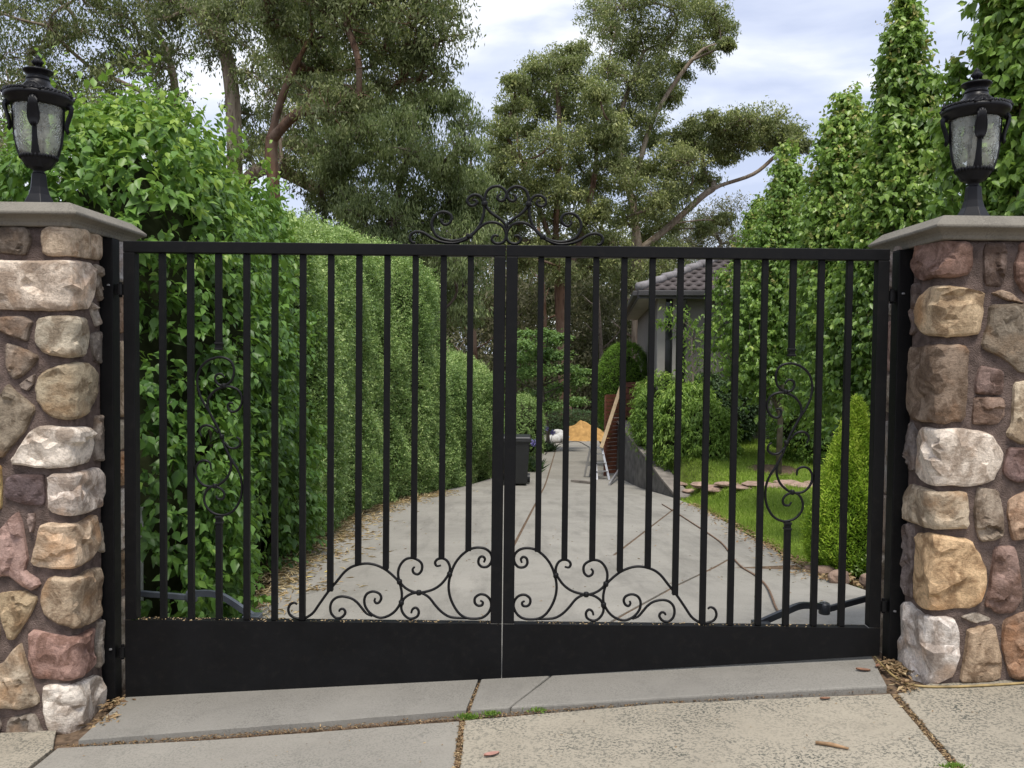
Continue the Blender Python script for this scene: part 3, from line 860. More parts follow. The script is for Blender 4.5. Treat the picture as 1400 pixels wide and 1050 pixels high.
def make_stone(pier, poly_uv, color, parent, depth=0.026, seed=0, rough=0.004):
    """one split-faced stone: outline in the pier's surface coordinates, broken planes on its face"""
    q = resample(chaikin(poly_uv, 1), 40)
    area = 0.5 * np.sum(q[:, 0] * np.roll(q[:, 1], -1) - np.roll(q[:, 0], -1) * q[:, 1])
    if area < 0: q = q[::-1].copy()
    c = q.mean(0)
    size = math.sqrt(max(1e-5, abs(area)))
    for i in range(len(q)):
        v = q[i] - c
        L = np.linalg.norm(v) + 1e-6
        q[i] = c + v * (1 + .004 / L + 0.04 * mnoise.noise(Vector((q[i][0] * 45, q[i][1] * 45, seed))))
    tang = np.roll(q, -1, 0) - np.roll(q, 1, 0)
    nin = unit(np.stack([-tang[:, 1], tang[:, 0]], 1))       # points inward
    ed = min(0.010, size * 0.07)
    D = depth * (0.4 + 0.6 * min(1, size / 0.16))
    r_ = np.random.default_rng(int(abs(seed) * 10) + 3)
    ring1 = q + nin * ed * .35
    ring2 = q + nin * ed * 1.3
    step = max(0.009, size * .075)
    lo, hi = q.min(0), q.max(0)
    gx, gy = np.meshgrid(np.arange(lo[0], hi[0], step), np.arange(lo[1], hi[1], step))
    g = np.stack([gx.ravel(), gy.ravel()], 1) + r_.uniform(-.32, .32, (gx.size, 2)) * step
    dist = np.min(np.linalg.norm(g[:, None] - q[None], axis=2), 1)
    ins = np.zeros(len(g), bool); k = len(q) - 1
    for a in range(len(q)):
        cnd = (q[a, 1] > g[:, 1]) != (q[k, 1] > g[:, 1])
        xx = (q[k, 0] - q[a, 0]) * (g[:, 1] - q[a, 1]) / (q[k, 1] - q[a, 1] + 1e-12) + q[a, 0]
        ins ^= cnd & (g[:, 0] < xx); k = a
    g = g[ins & (dist > ed * 1.3 + step * .55)]
    pts = np.concatenate([q, ring1, ring2, g])
    # broken planes
    nc = 3 + int(size / .05)
    fc = lo + (hi - lo) * r_.random((nc, 2)); ft = r_.normal(size=(nc, 2)) * .14; fo = r_.normal(size=nc) * .0055
    def face(p):
        pw = p + 0.012 * np.array([mnoise.noise(Vector((p[0] * 30, p[1] * 30, seed))), mnoise.noise(Vector((p[0] * 30, p[1] * 30, seed + 9)))])
        d = np.sum((fc - pw) ** 2, 1); i0 = int(np.argmin(d))
        n1 = mnoise.noise(Vector((p[0] * 18, p[1] * 18, seed * 1.7)))
        n2 = mnoise.noise(Vector((p[0] * 60, p[1] * 60, seed * 2.3)))
        return np.clip(fo[i0] + float(np.dot(ft[i0], p - fc[i0])), -.013, .013) + n1 * rough + n2 * rough * .5
    n = len(q)
    H = np.empty(len(pts))
    H[:n] = -0.008
    for i in range(n, 2 * n): H[i] = .62 * D + .4 * face(pts[i])
    for i in range(2 * n, 3 * n): H[i] = .93 * D + .8 * face(pts[i])
    for i in range(3 * n, len(pts)): H[i] = D * 1.04 + face(pts[i])
    E = [(a, (a + 1) % n) for a in range(n)]
    E += [(a + n, (a + 1) % n + n) for a in range(n)] + [(a + 2 * n, (a + 1) % n + 2 * n) for a in range(n)]
    from mathutils.geometry import delaunay_2d_cdt
    vo, _, fo_, ov, _, _ = delaunay_2d_cdt([Vector(p) for p in pts], E, [], 1, 1e-6)
    vs = []
    for v, src in zip(vo, ov):
        h = max(-.008, float(np.mean([H[k] for k in src]))) if src else .5 * D
        vs.append(pier.map(v.x, v.y, h))
    m = MB(); m.add(vs, [tuple(f) for f in fo_])
    o = m.build('stone', M['stone'], parent, True)
    bm = bmesh.new(); bm.from_mesh(o.data)
    bmesh.ops.recalc_face_normals(bm, faces=bm.faces[:])
    pc, pn = pier.P(float(c[0]), float(c[1]))
    av = sum((f.normal * f.calc_area() for f in bm.faces), Vector())
    if av.x * pn[0] + av.y * pn[1] < 0: bmesh.ops.reverse_faces(bm, faces=bm.faces[:])
    bm.to_mesh(o.data); bm.free()
    o.data.set_sharp_from_angle(angle=R(24))
    o.color = (*[min(.8, (c_ * .93 + .07 * sum(color) / 3) * 1.2) for c_ in color], 1)
    return o

A, B_, C_, D_ = (0, 300), (0, 480), (0, 660), (0, 840)
LST = [
 (A, (0.17,0.14,0.11), [(-60,60),(100,55),(205,60),(225,150),(190,260),(60,240),(-60,230)]),
 (A, (0.45,0.355,0.25), [(310,85),(345,55),(470,50),(600,70),(715,125),(705,295),(560,270),(360,270),(308,240)]),
 (A, (0.58,0.49,0.39), [(-60,290),(100,295),(400,300),(640,305),(655,420),(640,560),(610,645),(380,658),(150,650),(-60,645)]),
 (A, (0.27,0.23,0.18), [(665,320),(725,350),(730,560),(700,590),(668,480)]),
 (A, (0.34,0.30,0.25), [(640,590),(690,640),(700,740),(680,770),(645,670)]),
 (A, (0.21,0.17,0.135), [(-60,705),(170,695),(240,735),(215,790),(200,875),(100,840),(-20,790)]),
 (A, (0.40,0.35,0.26), [(285,710),(340,695),(590,700),(615,790),(620,900),(580,985),(480,990),(340,965),(265,890),(265,800)]),
 (A, (0.17,0.15,0.13), [(645,830),(715,800),(718,1040),(665,1000)]),
 (A, (0.235,0.19,0.145), [(50,885),(170,925),(285,985),(240,1050),(150,1130),(100,1145),(55,1050)]),
 (B_, (0.23,0.185,0.15), [(150,235),(255,165),(240,230),(205,280),(160,265)]),
 (B_, (0.235,0.195,0.14), [(60,235),(140,310),(265,410),(190,560),(90,680),(25,760),(-60,780),(-60,420),(10,330)]),
 (B_, (0.33,0.275,0.185), [(340,135),(470,95),(600,75),(690,160),(690,300),(620,440),(560,480),(440,490),(340,445),(280,360),(270,250),(300,180)]),
 (B_, (0.24,0.205,0.17), [(670,470),(722,460),(725,790),(662,780)]),
 (B_, (0.62,0.55,0.46), [(280,540),(360,535),(420,545),(600,540),(655,580),(660,680),(620,800),(500,830),(370,840),(270,835),(180,815),(100,815),(95,770),(160,680),(190,620),(220,580)]),
 (B_, (0.125,0.092,0.09), [(60,890),(320,880),(330,1000),(320,1105),(200,1100),(40,1050)]),
 (B_, (0.57,0.50,0.43), [(355,875),(560,870),(680,830),(735,900),(740,1110),(620,1150),(540,1180),(400,1165),(355,1120)]),
 (B_, (0.42,0.31,0.13), [(-60,830),(15,820),(20,1000),(15,1130),(-60,1150)]),
 (C_, (0.33,0.22,0.185), [(130,205),(165,270),(185,400),(205,560),(180,620),(300,700),(250,770),(160,730),(70,660),(-60,680),(-60,380),(10,330),(70,260)]),
 (C_, (0.22,0.165,0.14), [(200,225),(260,220),(247,345),(230,345)]),
 (C_, (0.52,0.40,0.275), [(310,280),(560,285),(640,235),(680,225),(695,330),(690,480),(620,560),(520,610),(400,615),(270,600),(235,580),(270,450)]),
 (C_, (0.3,0.26,0.2), [(700,300),(722,290),(725,500),(705,490)]),
 (C_, (0.40,0.31,0.21), [(370,665),(560,670),(620,630),(690,600),(720,690),(715,820),(690,960),(640,1000),(540,1045),(420,1000),(330,950),(305,860),(315,760)]),
 (C_, (0.35,0.265,0.16), [(0,790),(190,770),(280,825),(230,930),(160,1040),(110,1120),(60,1120),(20,940),(-20,850)]),
 (C_, (0.3,0.24,0.17), [(-60,930),(-8,950),(2,1060),(-10,1180),(-60,1190)]),
 (D_, (0.33,0.205,0.165), [(210,140),(240,100),(340,130),(440,150),(560,150),(655,90),(660,200),(655,370),(600,430),(520,465),(400,460),(270,455),(240,400),(220,260)]),
 (D_, (0.27,0.24,0.2), [(690,60),(722,30),(725,350),(682,385),(682,300)]),
 (D_, (0.41,0.345,0.255), [(100,250),(160,200),(190,330),(240,500),(295,610),(260,650),(150,672),(50,660),(-60,655),(-60,380),(30,350)]),
 (D_, (0.62,0.56,0.48), [(320,510),(350,500),(480,505),(600,465),(690,430),(730,520),(735,640),(700,750),(640,820),(560,860),(460,855),(370,835),(340,760),(320,620)]),
 (D_, (0.225,0.195,0.16), [(70,745),(170,720),(250,710),(290,800),(345,900),(330,945),(180,965),(30,975),(10,950),(50,850)]),
 (D_, (0.25,0.21,0.17), [(-60,700),(-5,720),(12,800),(-10,870),(-60,880)]),
]
E_, F_, G_, H_ = (1200, 310), (1200, 490), (1200, 670), (1200, 790)
RST = [
 (E_, (0.22,0.14,0.11), [(280,190),(300,120),(440,110),(660,105),(670,300),(640,345),(520,370),(420,360),(345,388),(290,370),(268,300)]),
 (E_, (0.155,0.115,0.095), [(755,130),(900,112),(920,200),(890,430),(760,415)]),
 (E_, (0.20,0.125,0.095), [(1010,120),(1100,115),(1100,400),(1050,490),(980,380),(975,280),(1005,200)]),
 (E_, (0.43,0.325,0.20), [(380,435),(440,425),(600,435),(755,470),(745,600),(720,770),(600,785),(500,790),(370,780),(310,700),(305,600),(325,530)]),
 (E_, (0.16,0.13,0.115), [(262,420),(300,405),(312,480),(290,560),(288,740),(252,780)]),
 (E_, (0.33,0.25,0.18), [(810,480),(880,455),(950,480),(1035,540),(1030,555),(900,515)]),
 (E_, (0.20,0.168,0.125), [(800,560),(1000,555),(1100,570),(1100,1060),(1010,1040),(890,935),(745,870),(760,780),(790,680)]),
 (E_, (0.225,0.168,0.12), [(250,870),(380,845),(640,850),(640,1000),(630,1200),(620,1400),(400,1405),(280,1390),(230,1330),(225,1150),(240,1000)]),
 (F_, (0.18,0.125,0.105), [(730,50),(890,90),(885,260),(700,255),(700,180)]),
 (F_, (0.23,0.16,0.12), [(690,275),(890,280),(905,400),(850,470),(670,470),(680,380)]),
 (F_, (0.47,0.39,0.275), [(970,180),(1100,150),(1100,610),(1010,610),(930,560),(920,520),(960,470),(965,330)]),
 (F_, (0.63,0.55,0.455), [(340,490),(420,505),(580,500),(700,510),(790,540),(850,610),(895,690),(860,790),(830,870),(740,900),(640,922),(520,905),(380,910),(310,860),(285,800),(300,700),(295,600),(310,540)]),
 (F_, (0.20,0.175,0.16), [(225,480),(250,455),(288,520),(280,620),(284,700),(272,800),(230,800),(215,620)]),
 (F_, (0.175,0.118,0.105), [(930,640),(1100,640),(1100,880),(1000,890),(920,850),(890,810),(905,740)]),
 (G_, (0.42,0.345,0.245), [(215,20),(250,-50),(380,0),(620,5),(640,100),(640,275),(520,275),(390,275),(300,245),(215,215)]),
 (G_, (0.275,0.225,0.17), [(700,40),(720,-20),(860,0),(885,150),(890,325),(820,350),(735,370),(700,270),(690,140)]),
 (G_, (0.42,0.29,0.195), [(935,75),(1000,30),(1100,0),(1100,300),(1050,350),(965,355),(945,280),(930,180)]),
 (G_, (0.52,0.36,0.20), [(310,315),(400,310),(640,345),(690,410),(765,560),(765,660),(740,780),(670,845),(520,845),(350,850),(290,810),(275,700),(285,560),(290,420)]),
 (G_, (0.19,0.155,0.14), [(200,250),(250,235),(268,260),(268,420),(262,600),(268,780),(215,750),(180,640),(195,460),(180,350)]),
 (G_, (0.245,0.165,0.135), [(830,410),(980,400),(1005,560),(1030,760),(960,875),(850,880),(810,840),(760,830),(800,680)]),
 (G_, (0.3,0.26,0.21), [(590,910),(690,878),(800,915),(790,935),(680,945)]),
 (H_, (0.58,0.53,0.475), [(190,190),(230,170),(330,260),(450,275),(540,290),(575,370),(580,500),(560,620),(540,690),(400,775),(300,775),(220,730),(180,620),(162,480),(165,310)]),
 (H_, (0.36,0.265,0.175), [(640,370),(830,325),(850,430),(880,600),(875,720),(700,745),(585,740),(610,600),(630,450)]),
 (H_, (0.345,0.23,0.155), [(900,300),(1100,220),(1100,720),(950,720),(910,600),(885,480)]),
]
# stones of the inner faces seen between post and gate: (top, bottom) in photo rows, colour
LSIDE = [(325,387,(0.36,0.34,0.33)),(405,455,(0.34,0.235,0.165)),(466,568,(0.47,0.36,0.245)),(572,612,(0.42,0.36,0.27)),(615,660,(0.44,0.28,0.16)),
         (666,746,(0.55,0.50,0.43)),(750,800,(0.33,0.25,0.16)),(812,882,(0.36,0.31,0.24)),(890,955,(0.35,0.30,0.24))]
RSIDE = [(340,394,(0.27,0.225,0.20)),(416,432,(0.3,0.27,0.24)),(440,508,(0.31,0.2,0.165)),(511,562,(0.36,0.30,0.235)),(574,672,(0.31,0.285,0.26)),
         (675,752,(0.27,0.215,0.17)),(756,822,(0.42,0.355,0.275)),(838,905,(0.32,0.265,0.20))]

def lantern(c, label, rot):
    """c = centre of the lantern's foot"""
    t = empty('pier_lantern', c)
    tag(t, label, 'lantern', 'lanterns on the gate piers')
    cx, cy, cz_ = c
    LM = M['lantern']
    m = MB()
    # four-sided flared foot and stem
    prof = [(0.001, 0), (0.088, 0), (0.088, 0.010), (0.080, 0.022), (0.066, 0.05), (0.050, 0.08), (0.040, 0.115), (0.034, 0.178), (0.028, 0.184), (0.001, 0.184)]
    m.lathe(prof, c, 6, rot + R(15)); m.build('stem', LM, t, bevel=0.002)
    m = MB()
    m.lathe([(0.001, .176), (0.022, .178), (0.026, .186), (0.022, .192), (0.030, .198), (0.044, .205), (0.058, .218), (0.069, .236), (0.076, .252), (0.079, .260), (0.074, .260), (0.058, .23), (0.001, .21)], c, 40, rot)
    m.build('cup', LM, t, True)
    # scalloped lip of the cup
    m = MB()
    for k in range(32):
        a = rot + 2 * math.pi * k / 32
        r = 0.0785
        p = Vector((cx + r * math.cos(a), cy + r * math.sin(a), cz_ + .258))
        m.lathe([(0.001, -.012), (0.006, -.008), (0.007, 0), (0.005, .007), (0.001, .010)], p, 6)
    m.build('scalloped_lip', LM, t, True)
    gprof = [(0.066, .243), (0.080, .268), (0.091, .305), (0.098, .35), (0.1025, .4), (0.105, .45), (0.106, .505)]
    for k in range(4):
        a0 = rot + k * math.pi / 2
        m = MB(); m.lathe(gprof, c, 10, a0, R(5), R(85)); m.build('glass_pane', M['glass'], t, True)
    for k in range(4):
        a = rot + k * math.pi / 2
        # strap rib following the bowl
        m = MB()
        vs, fs = [], []
        pr = [(0.050, .207, 34), (0.074, .248, 21), (0.087, .278, 12), (0.1, .34, 7), (0.1055, .4, 6), (0.108, .45, 6), (0.109, .506, 6.6)]
        for (r, h, wd) in pr:
            for (da, dr) in ((-wd, -.004), (-wd * .6, .004), (wd * .6, .004), (wd, -.004)):
                aa = a + R(da)
                vs.append((cx + (r + dr) * math.cos(aa), cy + (r + dr) * math.sin(aa), cz_ + h))
        for i in range(len(pr) - 1):
            for j in range(3):
                fs.append((i * 4 + j, i * 4 + j + 1, i * 4 + 5 + j, i * 4 + 4 + j))
        m.add(vs, fs); m.build('rib', LM, t, True)
        # acanthus bracket: a fluted leaf curling out from under the rim
        m = MB(); vs, fs = [], []
        pr = [(0.116, .512, .012, .006), (0.126, .515, .017, .010), (0.131, .503, .020, .011), (0.128, .480, .024, .011), (0.120, .452, .028, .009), (0.114, .424, .026, .007), (0.113, .404, .019, .005), (0.119, .388, .008, .004)]
        nj = 9
        ca, sa = math.cos(a), math.sin(a)
        for (r, h, hw, bul) in pr:
            for j in range(nj):
                f = -1 + 2 * j / (nj - 1)
                rr = r + bul * (1 - f * f) + 0.0035 * (1 if j % 2 == 0 else -1)
                vs.append((cx + rr * ca - f * hw * sa, cy + rr * sa + f * hw * ca, cz_ + h - 0.012 * f * f))
        for i in range(len(pr) - 1):
            for j in range(nj - 1):
                fs.append((i * nj + j, i * nj + j + 1, (i + 1) * nj + j + 1, (i + 1) * nj + j))
        m.add(vs, fs)
        m.lathe([(0.001, -.016), (0.012, -.011), (0.0165, 0), (0.012, .011), (0.001, .016)], (cx + 0.129 * ca, cy + 0.129 * sa, cz_ + .508), 12)
        b = m.build('bracket_leaf', LM, t, True)
        md = b.modifiers.new('thick', 'SOLIDIFY'); md.thickness = 0.006
        # scallop shell standing on the rim
        m = MB(); vs, fs = [], []
        nf = 17
        for i in range(4):
            rr = [0.004, .018, .030, .037][i]
            for j in range(nf):
                f = R(-8) + R(196) * j / (nf - 1)
                lift = 0.004 * (1 if j % 2 else -1) * i / 3
                uu = rr * math.cos(f); vv = rr * math.sin(f) * 0.95
                rad = 0.138 - vv * 0.35 + lift + 0.006 * (i / 3) ** 2
                vs.append((cx + rad * ca - uu * sa, cy + rad * sa + uu * ca, cz_ + .548 + vv))
        for i in range(3):
            for j in range(nf - 1):
                fs.append((i * nf + j, i * nf + j + 1, (i + 1) * nf + j + 1, (i + 1) * nf + j))
        m.add(vs, fs)
        b = m.build('shell', LM, t, True)
        md = b.modifiers.new('thick', 'SOLIDIFY'); md.thickness = 0.007
    m = MB()
    m.lathe([(0.001, .494), (0.110, .494), (0.117, .496), (0.126, .504), (0.132, .516), (0.142, .522), (0.148, .531), (0.149, .541), (0.143, .549), (0.122, .556), (0.098, .572), (0.074, .588), (0.058, .602), (0.052, .612), (0.050, .622), (0.001, .622)], c, 48, rot)
    m.build('roof', LM, t, True)
    # twisted leaf garland round the rim
    m = MB()
    for k in range(44):
        a = rot + 2 * math.pi * k / 44
        r = 0.139
        p0 = Vector((cx + (r + .006) * math.cos(a - .08), cy + (r + .006) * math.sin(a - .08), cz_ + .546))
        p1 = Vector((cx + (r - .010) * math.cos(a + .09), cy + (r - .010) * math.sin(a + .09), cz_ + .560))
        m.tube([p0, p0.lerp(p1, .35) + Vector((0, 0, .003)), p0.lerp(p1, .7) + Vector((0, 0, .003)), p1], [.003, .0075, .007, .002], 6)
    m.build('garland', LM, t, True)
    m = MB()
    m.lathe([(0.048, .618), (0.052, .622), (0.052, .628), (0.047, .634), (0.048, .642), (0.056, .652), (0.064, .659), (0.067, .663), (0.064, .668), (0.04, .672), (0.001, .676)], c, 36, rot)
    m.build('crown', LM, t, True)
    m = MB()
    m.lathe([(0.014, .672), (0.016, .678), (0.010, .684), (0.009, .690), (0.018, .698), (0.021, .706), (0.017, .716), (0.010, .724), (0.012, .729), (0.008, .735), (0.001, .743)], c, 16, rot)
    for k in range(5):
        a = rot + k * 2 * math.pi / 5
        m.tube([(cx + .012 * math.cos(a), cy + .012 * math.sin(a), cz_ + .69), (cx + .024 * math.cos(a), cy + .024 * math.sin(a), cz_ + .705), (cx + .012 * math.cos(a), cy + .012 * math.sin(a), cz_ + .725)], [.003, .006, .001], 5)
    m.build('finial', LM, t, True)
    # candle tube and bulb holder inside
    m = MB(); m.lathe([(0.001, .24), (0.016, .24), (0.016, .36), (0.011, .365), (0.011, .41), (0.006, .43), (0.001, .435)], c, 14)
    m.build('lamp_holder', M['trim'], t, True)
    t.scale = (.95, .95, .94)
    return t

def make_pier(side, stones, sides, zc, label, capside):
    p = Pier(side)
    xo = p.xi + side * PW
    cx = (p.xi + xo) / 2; cyy = (YF + YB) / 2
    z0 = float(zroad(cx))
    t = empty('stone_pier', (cx, cyy, z0))
    tag(t, label, 'pier', 'stone piers at the gate')
    # mortar core, slightly uneven
    m = MB()
    prof = []
    rc = p.rc
    us = [(p.xi + side * PW, YB)]
    outline = [(xo, YF)] + [tuple(p.P(u, 0)[0]) for u in np.linspace(-PW + .05, 0.0, 12)] + [tuple(p.P(u, 0)[0]) for u in np.linspace(0.01, YB - YF, 12)] + [(xo, YB)]
    zs = np.linspace(z0 - 0.25, zc[0] + 0.002, 40)
    vs = []
    for z in zs:
        for (x, y) in outline:
            d = 0.006 * mnoise.noise(Vector((x * 14, y * 14, z * 14)))
            vs.append((x + side * d, y + d, z))
    n = len(outline)
    fs = [(i * n + k, i * n + (k + 1) % n, (i + 1) * n + (k + 1) % n, (i + 1) * n + k) for i in range(len(zs) - 1) for k in range(n)]
    fs.append(tuple((len(zs) - 1) * n + k for k in range(n)))
    m.add(vs, fs)
    core = m.build('mortar_core', M['mortar'], t, True)
    bm = bmesh.new(); bm.from_mesh(core.data); bmesh.ops.recalc_face_normals(bm, faces=bm.faces[:]); bm.to_mesh(core.data); bm.free()
    sd = 1
    for (o, colr, poly) in stones:
        uv = [p.uv(o[0] + x / 5.25, o[1] + y / 5.25) for x, y in poly]
        make_stone(p, uv, colr, t, 0.026, sd * 7.3 + side); sd += 1
    for (y0, y1, colr) in sides:
        xa, xb = (150, 196) if side < 0 else (1226, 1192)
        u0, za = 0.345, None
        za = p.uv((xa + xb) / 2, y0)[1]; zb = p.uv((xa + xb) / 2, y1)[1]
        hh = (za - zb)
        ua, ub = 0.335, 0.545
        poly = [(ua, za - .01), (ua + .08, za), (ub - .03, za - .004), (ub, za - hh * .3), (ub - .01, zb + .012), (ub - .08, zb), (ua + .05, zb + .004), (ua, zb + hh * .2)]
        make_stone(p, poly, colr, t, 0.026, sd * 5.1 + side); sd += 1
    # stones beyond the picture's edge, so the face is whole
    z = z0 + 0.03
    k = 0
    while z < zc[0] - 0.12:
        h = random.uniform(0.13, 0.24)
        h = min(h, zc[0] - 0.03 - z)
        c0 = random.choice([(0.24,0.19,0.145), (0.42,0.33,0.22), (0.3,0.21,0.17), (0.5,0.44,0.36), (0.19,0.15,0.125)])
        ui = -0.365 - random.uniform(0, .03)
        poly = [(-0.54, z + .01), (-0.45, z), (ui - .02, z + .012), (ui, z + h * .5), (ui - .03, z + h), (-0.46, z + h - .008), (-0.54, z + h - .02)]
        make_stone(p, poly, c0, t, 0.03, k * 3.3 + side); k += 1
        z += h + 0.025
    # cap: moulded slab
    m = MB()
    zb, zm, zt = zc
    hx, hy = PW / 2, (YB - YF) / 2
    prof = [(-0.05, zb), (0.022, zb), (0.026, zb + .006), (0.030, zb + .018), (0.040, zb + .030), (0.056, zb + .040), (0.068, zb + .045), (0.070, zm), (0.068, zm + .004), (0.020, zt - .002), (0.014, zt), (-0.12, zt + .006), (-hx + .001, zt + .008)]
    vs, fs = [], []
    nseg = 14
    for (o, z) in prof:
        corners = [(cx - hx - o, cyy - hy - o), (cx + hx + o, cyy - hy - o), (cx + hx + o, cyy + hy + o), (cx - hx - o, cyy + hy + o)]
        for a in range(4):
            p0, p1 = corners[a], corners[(a + 1) % 4]
            for j in range(nseg):
                f = j / nseg
                x, y = p0[0] + (p1[0] - p0[0]) * f, p0[1] + (p1[1] - p0[1]) * f
                d = 0.0008 * mnoise.noise(Vector((x * 12, y * 12, z * 30))) if o > 0 else 0
                vs.append((x + d, y + d, z + d * .6))
    n = 4 * nseg
    for i in range(len(prof) - 1):
        for k in range(n):
            fs.append((i * n + k, i * n + (k + 1) % n, (i + 1) * n + (k + 1) % n, (i + 1) * n + k))
    m.add(vs, fs)
    cap = m.build('cap', M['cap'], t)
    md = cap.modifiers.new('bevel', 'BEVEL'); md.width = 0.004; md.segments = 2; md.limit_method = 'ANGLE'; md.angle_limit = R(25)
    return t, (cx, cyy, zt + 0.006)
tL, cL = make_pier(-1, LST, LSIDE, (2.006, 2.060, 2.108), 'square pier of cream, tan and grey field stones beside the tall leafy bush', None)
tR, cR = make_pier(1, RST, RSIDE, (1.992, 2.046, 2.094), 'square pier of ochre, brown and purple field stones beside the lime conifer', None)
lantern((-2.137, 3.878, cL[2]), 'black ornamental urn-shaped lantern on the pier in front of the leafy bush', R(-90 + 19))
lantern((2.062, 3.872, cR[2]), 'black ornamental urn-shaped lantern on the pier in front of the pear trees', R(-90 - 17))

# ------------------------------------------------------------------ gate opener arms behind the leaves
def opener(label, mat, pts1, elbow, pts2, side):
    base = pts1[0]
    t = empty('gate_opener', base); tag(t, label, 'gate opener', 'gate opener arms')
    m = MB()
    for a, b in zip(pts1[:-1], pts1[1:]): m.beam(a, b, 0.02, 0.03)
    m.build('arm', mat, t, bevel=0.004)
    m = MB()
    P = catmull(pts2, 5)
    for a, b in zip(P[:-1], P[1:]): m.beam(a, (Vector(b) + (Vector(b) - Vector(a)) * .12), 0.02, 0.03)
    m.build('forearm', mat, t)
    MB().lathe([(0.001, -.026), (0.026, -.026), (0.028, -.02), (0.028, .02), (0.024, .028), (0.001, .028)], elbow, 16).build('elbow', mat, t, True)
    MB().lathe([(0.001, .028), (0.010, .028), (0.010, .036), (0.001, .037)], elbow, 6).build('bolt', M['galv'], t)
    e = pts2[-1]
    MB().box((e[0] - .035, e[1] - .05, e[2] - .035), (e[0] + .045, e[1] + .02, e[2] + .012)).build('bracket', mat, t, bevel=0.003)
opener('grey articulated opener arm behind the gate leaf at the foot of the bush', M['armgrey'],
       [at(176, 810, 4.34), at(262, 817, 4.24)], at(262, 815, 4.24), [at(258, 813, 4.23), at(280, 811, 4.20), at(305, 816, 4.16), at(345, 842, 4.06)], -1)
opener('dark articulated opener arm behind the gate leaf beside the lime conifer', M['armdark'],
       [at(1215, 810, 4.30), at(1127, 834, 4.20)], at(1127, 832, 4.20), [at(1122, 829, 4.19), at(1095, 828, 4.15), at(1070, 838, 4.10), at(1038, 852, 4.05)], 1)

# ------------------------------------------------------------------ foliage
TEMPL = {
 # x along, y across (half width 0.5), z up; triangles
 'ovate': (np.array([(0, 0, 0), (.16, .34, .05), (.45, .5, .07), (.16, -.34, .05), (.45, -.5, .07), (.5, 0, -.03), (1, 0, -.16)]),
           np.array([(0, 5, 1), (1, 5, 2), (2, 5, 6), (0, 3, 5), (3, 4, 5), (4, 6, 5)])),
 'fold': (np.array([(0, 0, 0), (.42, .5, .07), (.42, -.5, .07), (1, 0, -.08)]), np.array([(0, 3, 1), (0, 2, 3)])),
 'blade': (np.array([(0, .5, 0), (0, -.5, 0), (1, 0, 0)]), np.array([(0, 1, 2)])),
 'sickle': (np.array([(0, 0, 0), (.4, .5, .0), (.4, -.5, .0), (1, .3, -.1)]), np.array([(0, 2, 3), (0, 3, 1)])),
}
def leaves(P, D, Up, L, W, kind, tint):
    tv, tf = TEMPL[kind]
    D = unit(D); S = unit(np.cross(Up, D)); U = np.cross(D, S)
    n, k = len(P), len(tv)
    L = np.broadcast_to(np.asarray(L, float), (n,)); W = np.broadcast_to(np.asarray(W, float), (n,))
    V = (P[:, None, :] + D[:, None, :] * (tv[None, :, 0:1] * L[:, None, None])
         + S[:, None, :] * (tv[None, :, 1:2] * W[:, None, None]) + U[:, None, :] * (tv[None, :, 2:3] * L[:, None, None]))
    F = tf[None] + (np.arange(n) * k)[:, None, None]
    return V.reshape(-1, 3), F.reshape(-1, 3), np.repeat(np.clip(tint, 0, 1), k)
class Cloud:
    def __init__(s): s.V, s.F, s.T, s.n = [], [], [], 0
    def add(s, V, F, T):
        s.V.append(V); s.F.append(F + s.n); s.T.append(T); s.n += len(V)
    def build(s, name, mat, parent=None):
        me = npmesh(name, np.concatenate(s.V), np.concatenate(s.F), np.concatenate(s.T))
        return link(me, name, mat, parent)

def superell(n, c, r, p=3.0, zmin=-9, r_=None):
    """points and outward normals on a superellipsoid"""
    r_ = r_ or rng
    d = unit(r_.normal(size=(n * 2, 3)))
    # bias towards even area
    k = (np.sum(np.abs(d / np.array(r)) ** p, 1)) ** (-1 / p)
    P = d * k[:, None]
    area = k ** 2 / np.max(k ** 2)
    keep = r_.random(len(P)) < area * 1.2
    P = P[keep][:n]
    Nn = unit(np.sign(P) * np.abs(P / np.array(r)) ** (p - 1) / np.array(r))
    P = P + np.array(c)
    k2 = P[:, 2] > zmin
    return P[k2], Nn[k2]

def sprigs(cloud, P, Nn, ln, leafL, leafW, per, kind, droop=0.5, up=0.5, tintf=None, jit=0.5, r_=None, opp=True):
    """short leafy shoots growing from P; leaves in pairs along each shoot"""
    r_ = r_ or rng
    n = len(P)
    d = unit(Nn + r_.normal(size=(n, 3)) * jit + np.array((0, 0, up)))
    ln = ln * (0.6 + 0.8 * r_.random(n))
    tb = tintf(P) if tintf is not None else r_.random(n) * .6
    for k in range(per):
        f = (k + 0.6) / per
        pos = P + d * (ln * f)[:, None] + np.array((0, 0, -1.0)) * (droop * 0.25 * ln * f * f)[:, None]
        ax = unit(np.cross(d, r_.normal(size=(n, 3))))
        if opp and k % 2: ax = -ax
        D = unit(ax * 0.9 + d * (0.35 + 0.5 * f) + np.array((0, 0, -droop)) * (0.5 + r_.random(n))[:, None])
        Up = unit(np.array((0, 0, 1.0)) + 0.6 * r_.normal(size=(n, 3)) + Nn * .5)
        s = (0.5 + 0.8 * r_.random(n)) * (1.08 - 0.45 * f)
        cloud.add(*leaves(pos, D, Up, leafL * s, leafW * s, kind, tb + 0.25 * (f - .4) + r_.normal(size=n) * .12))

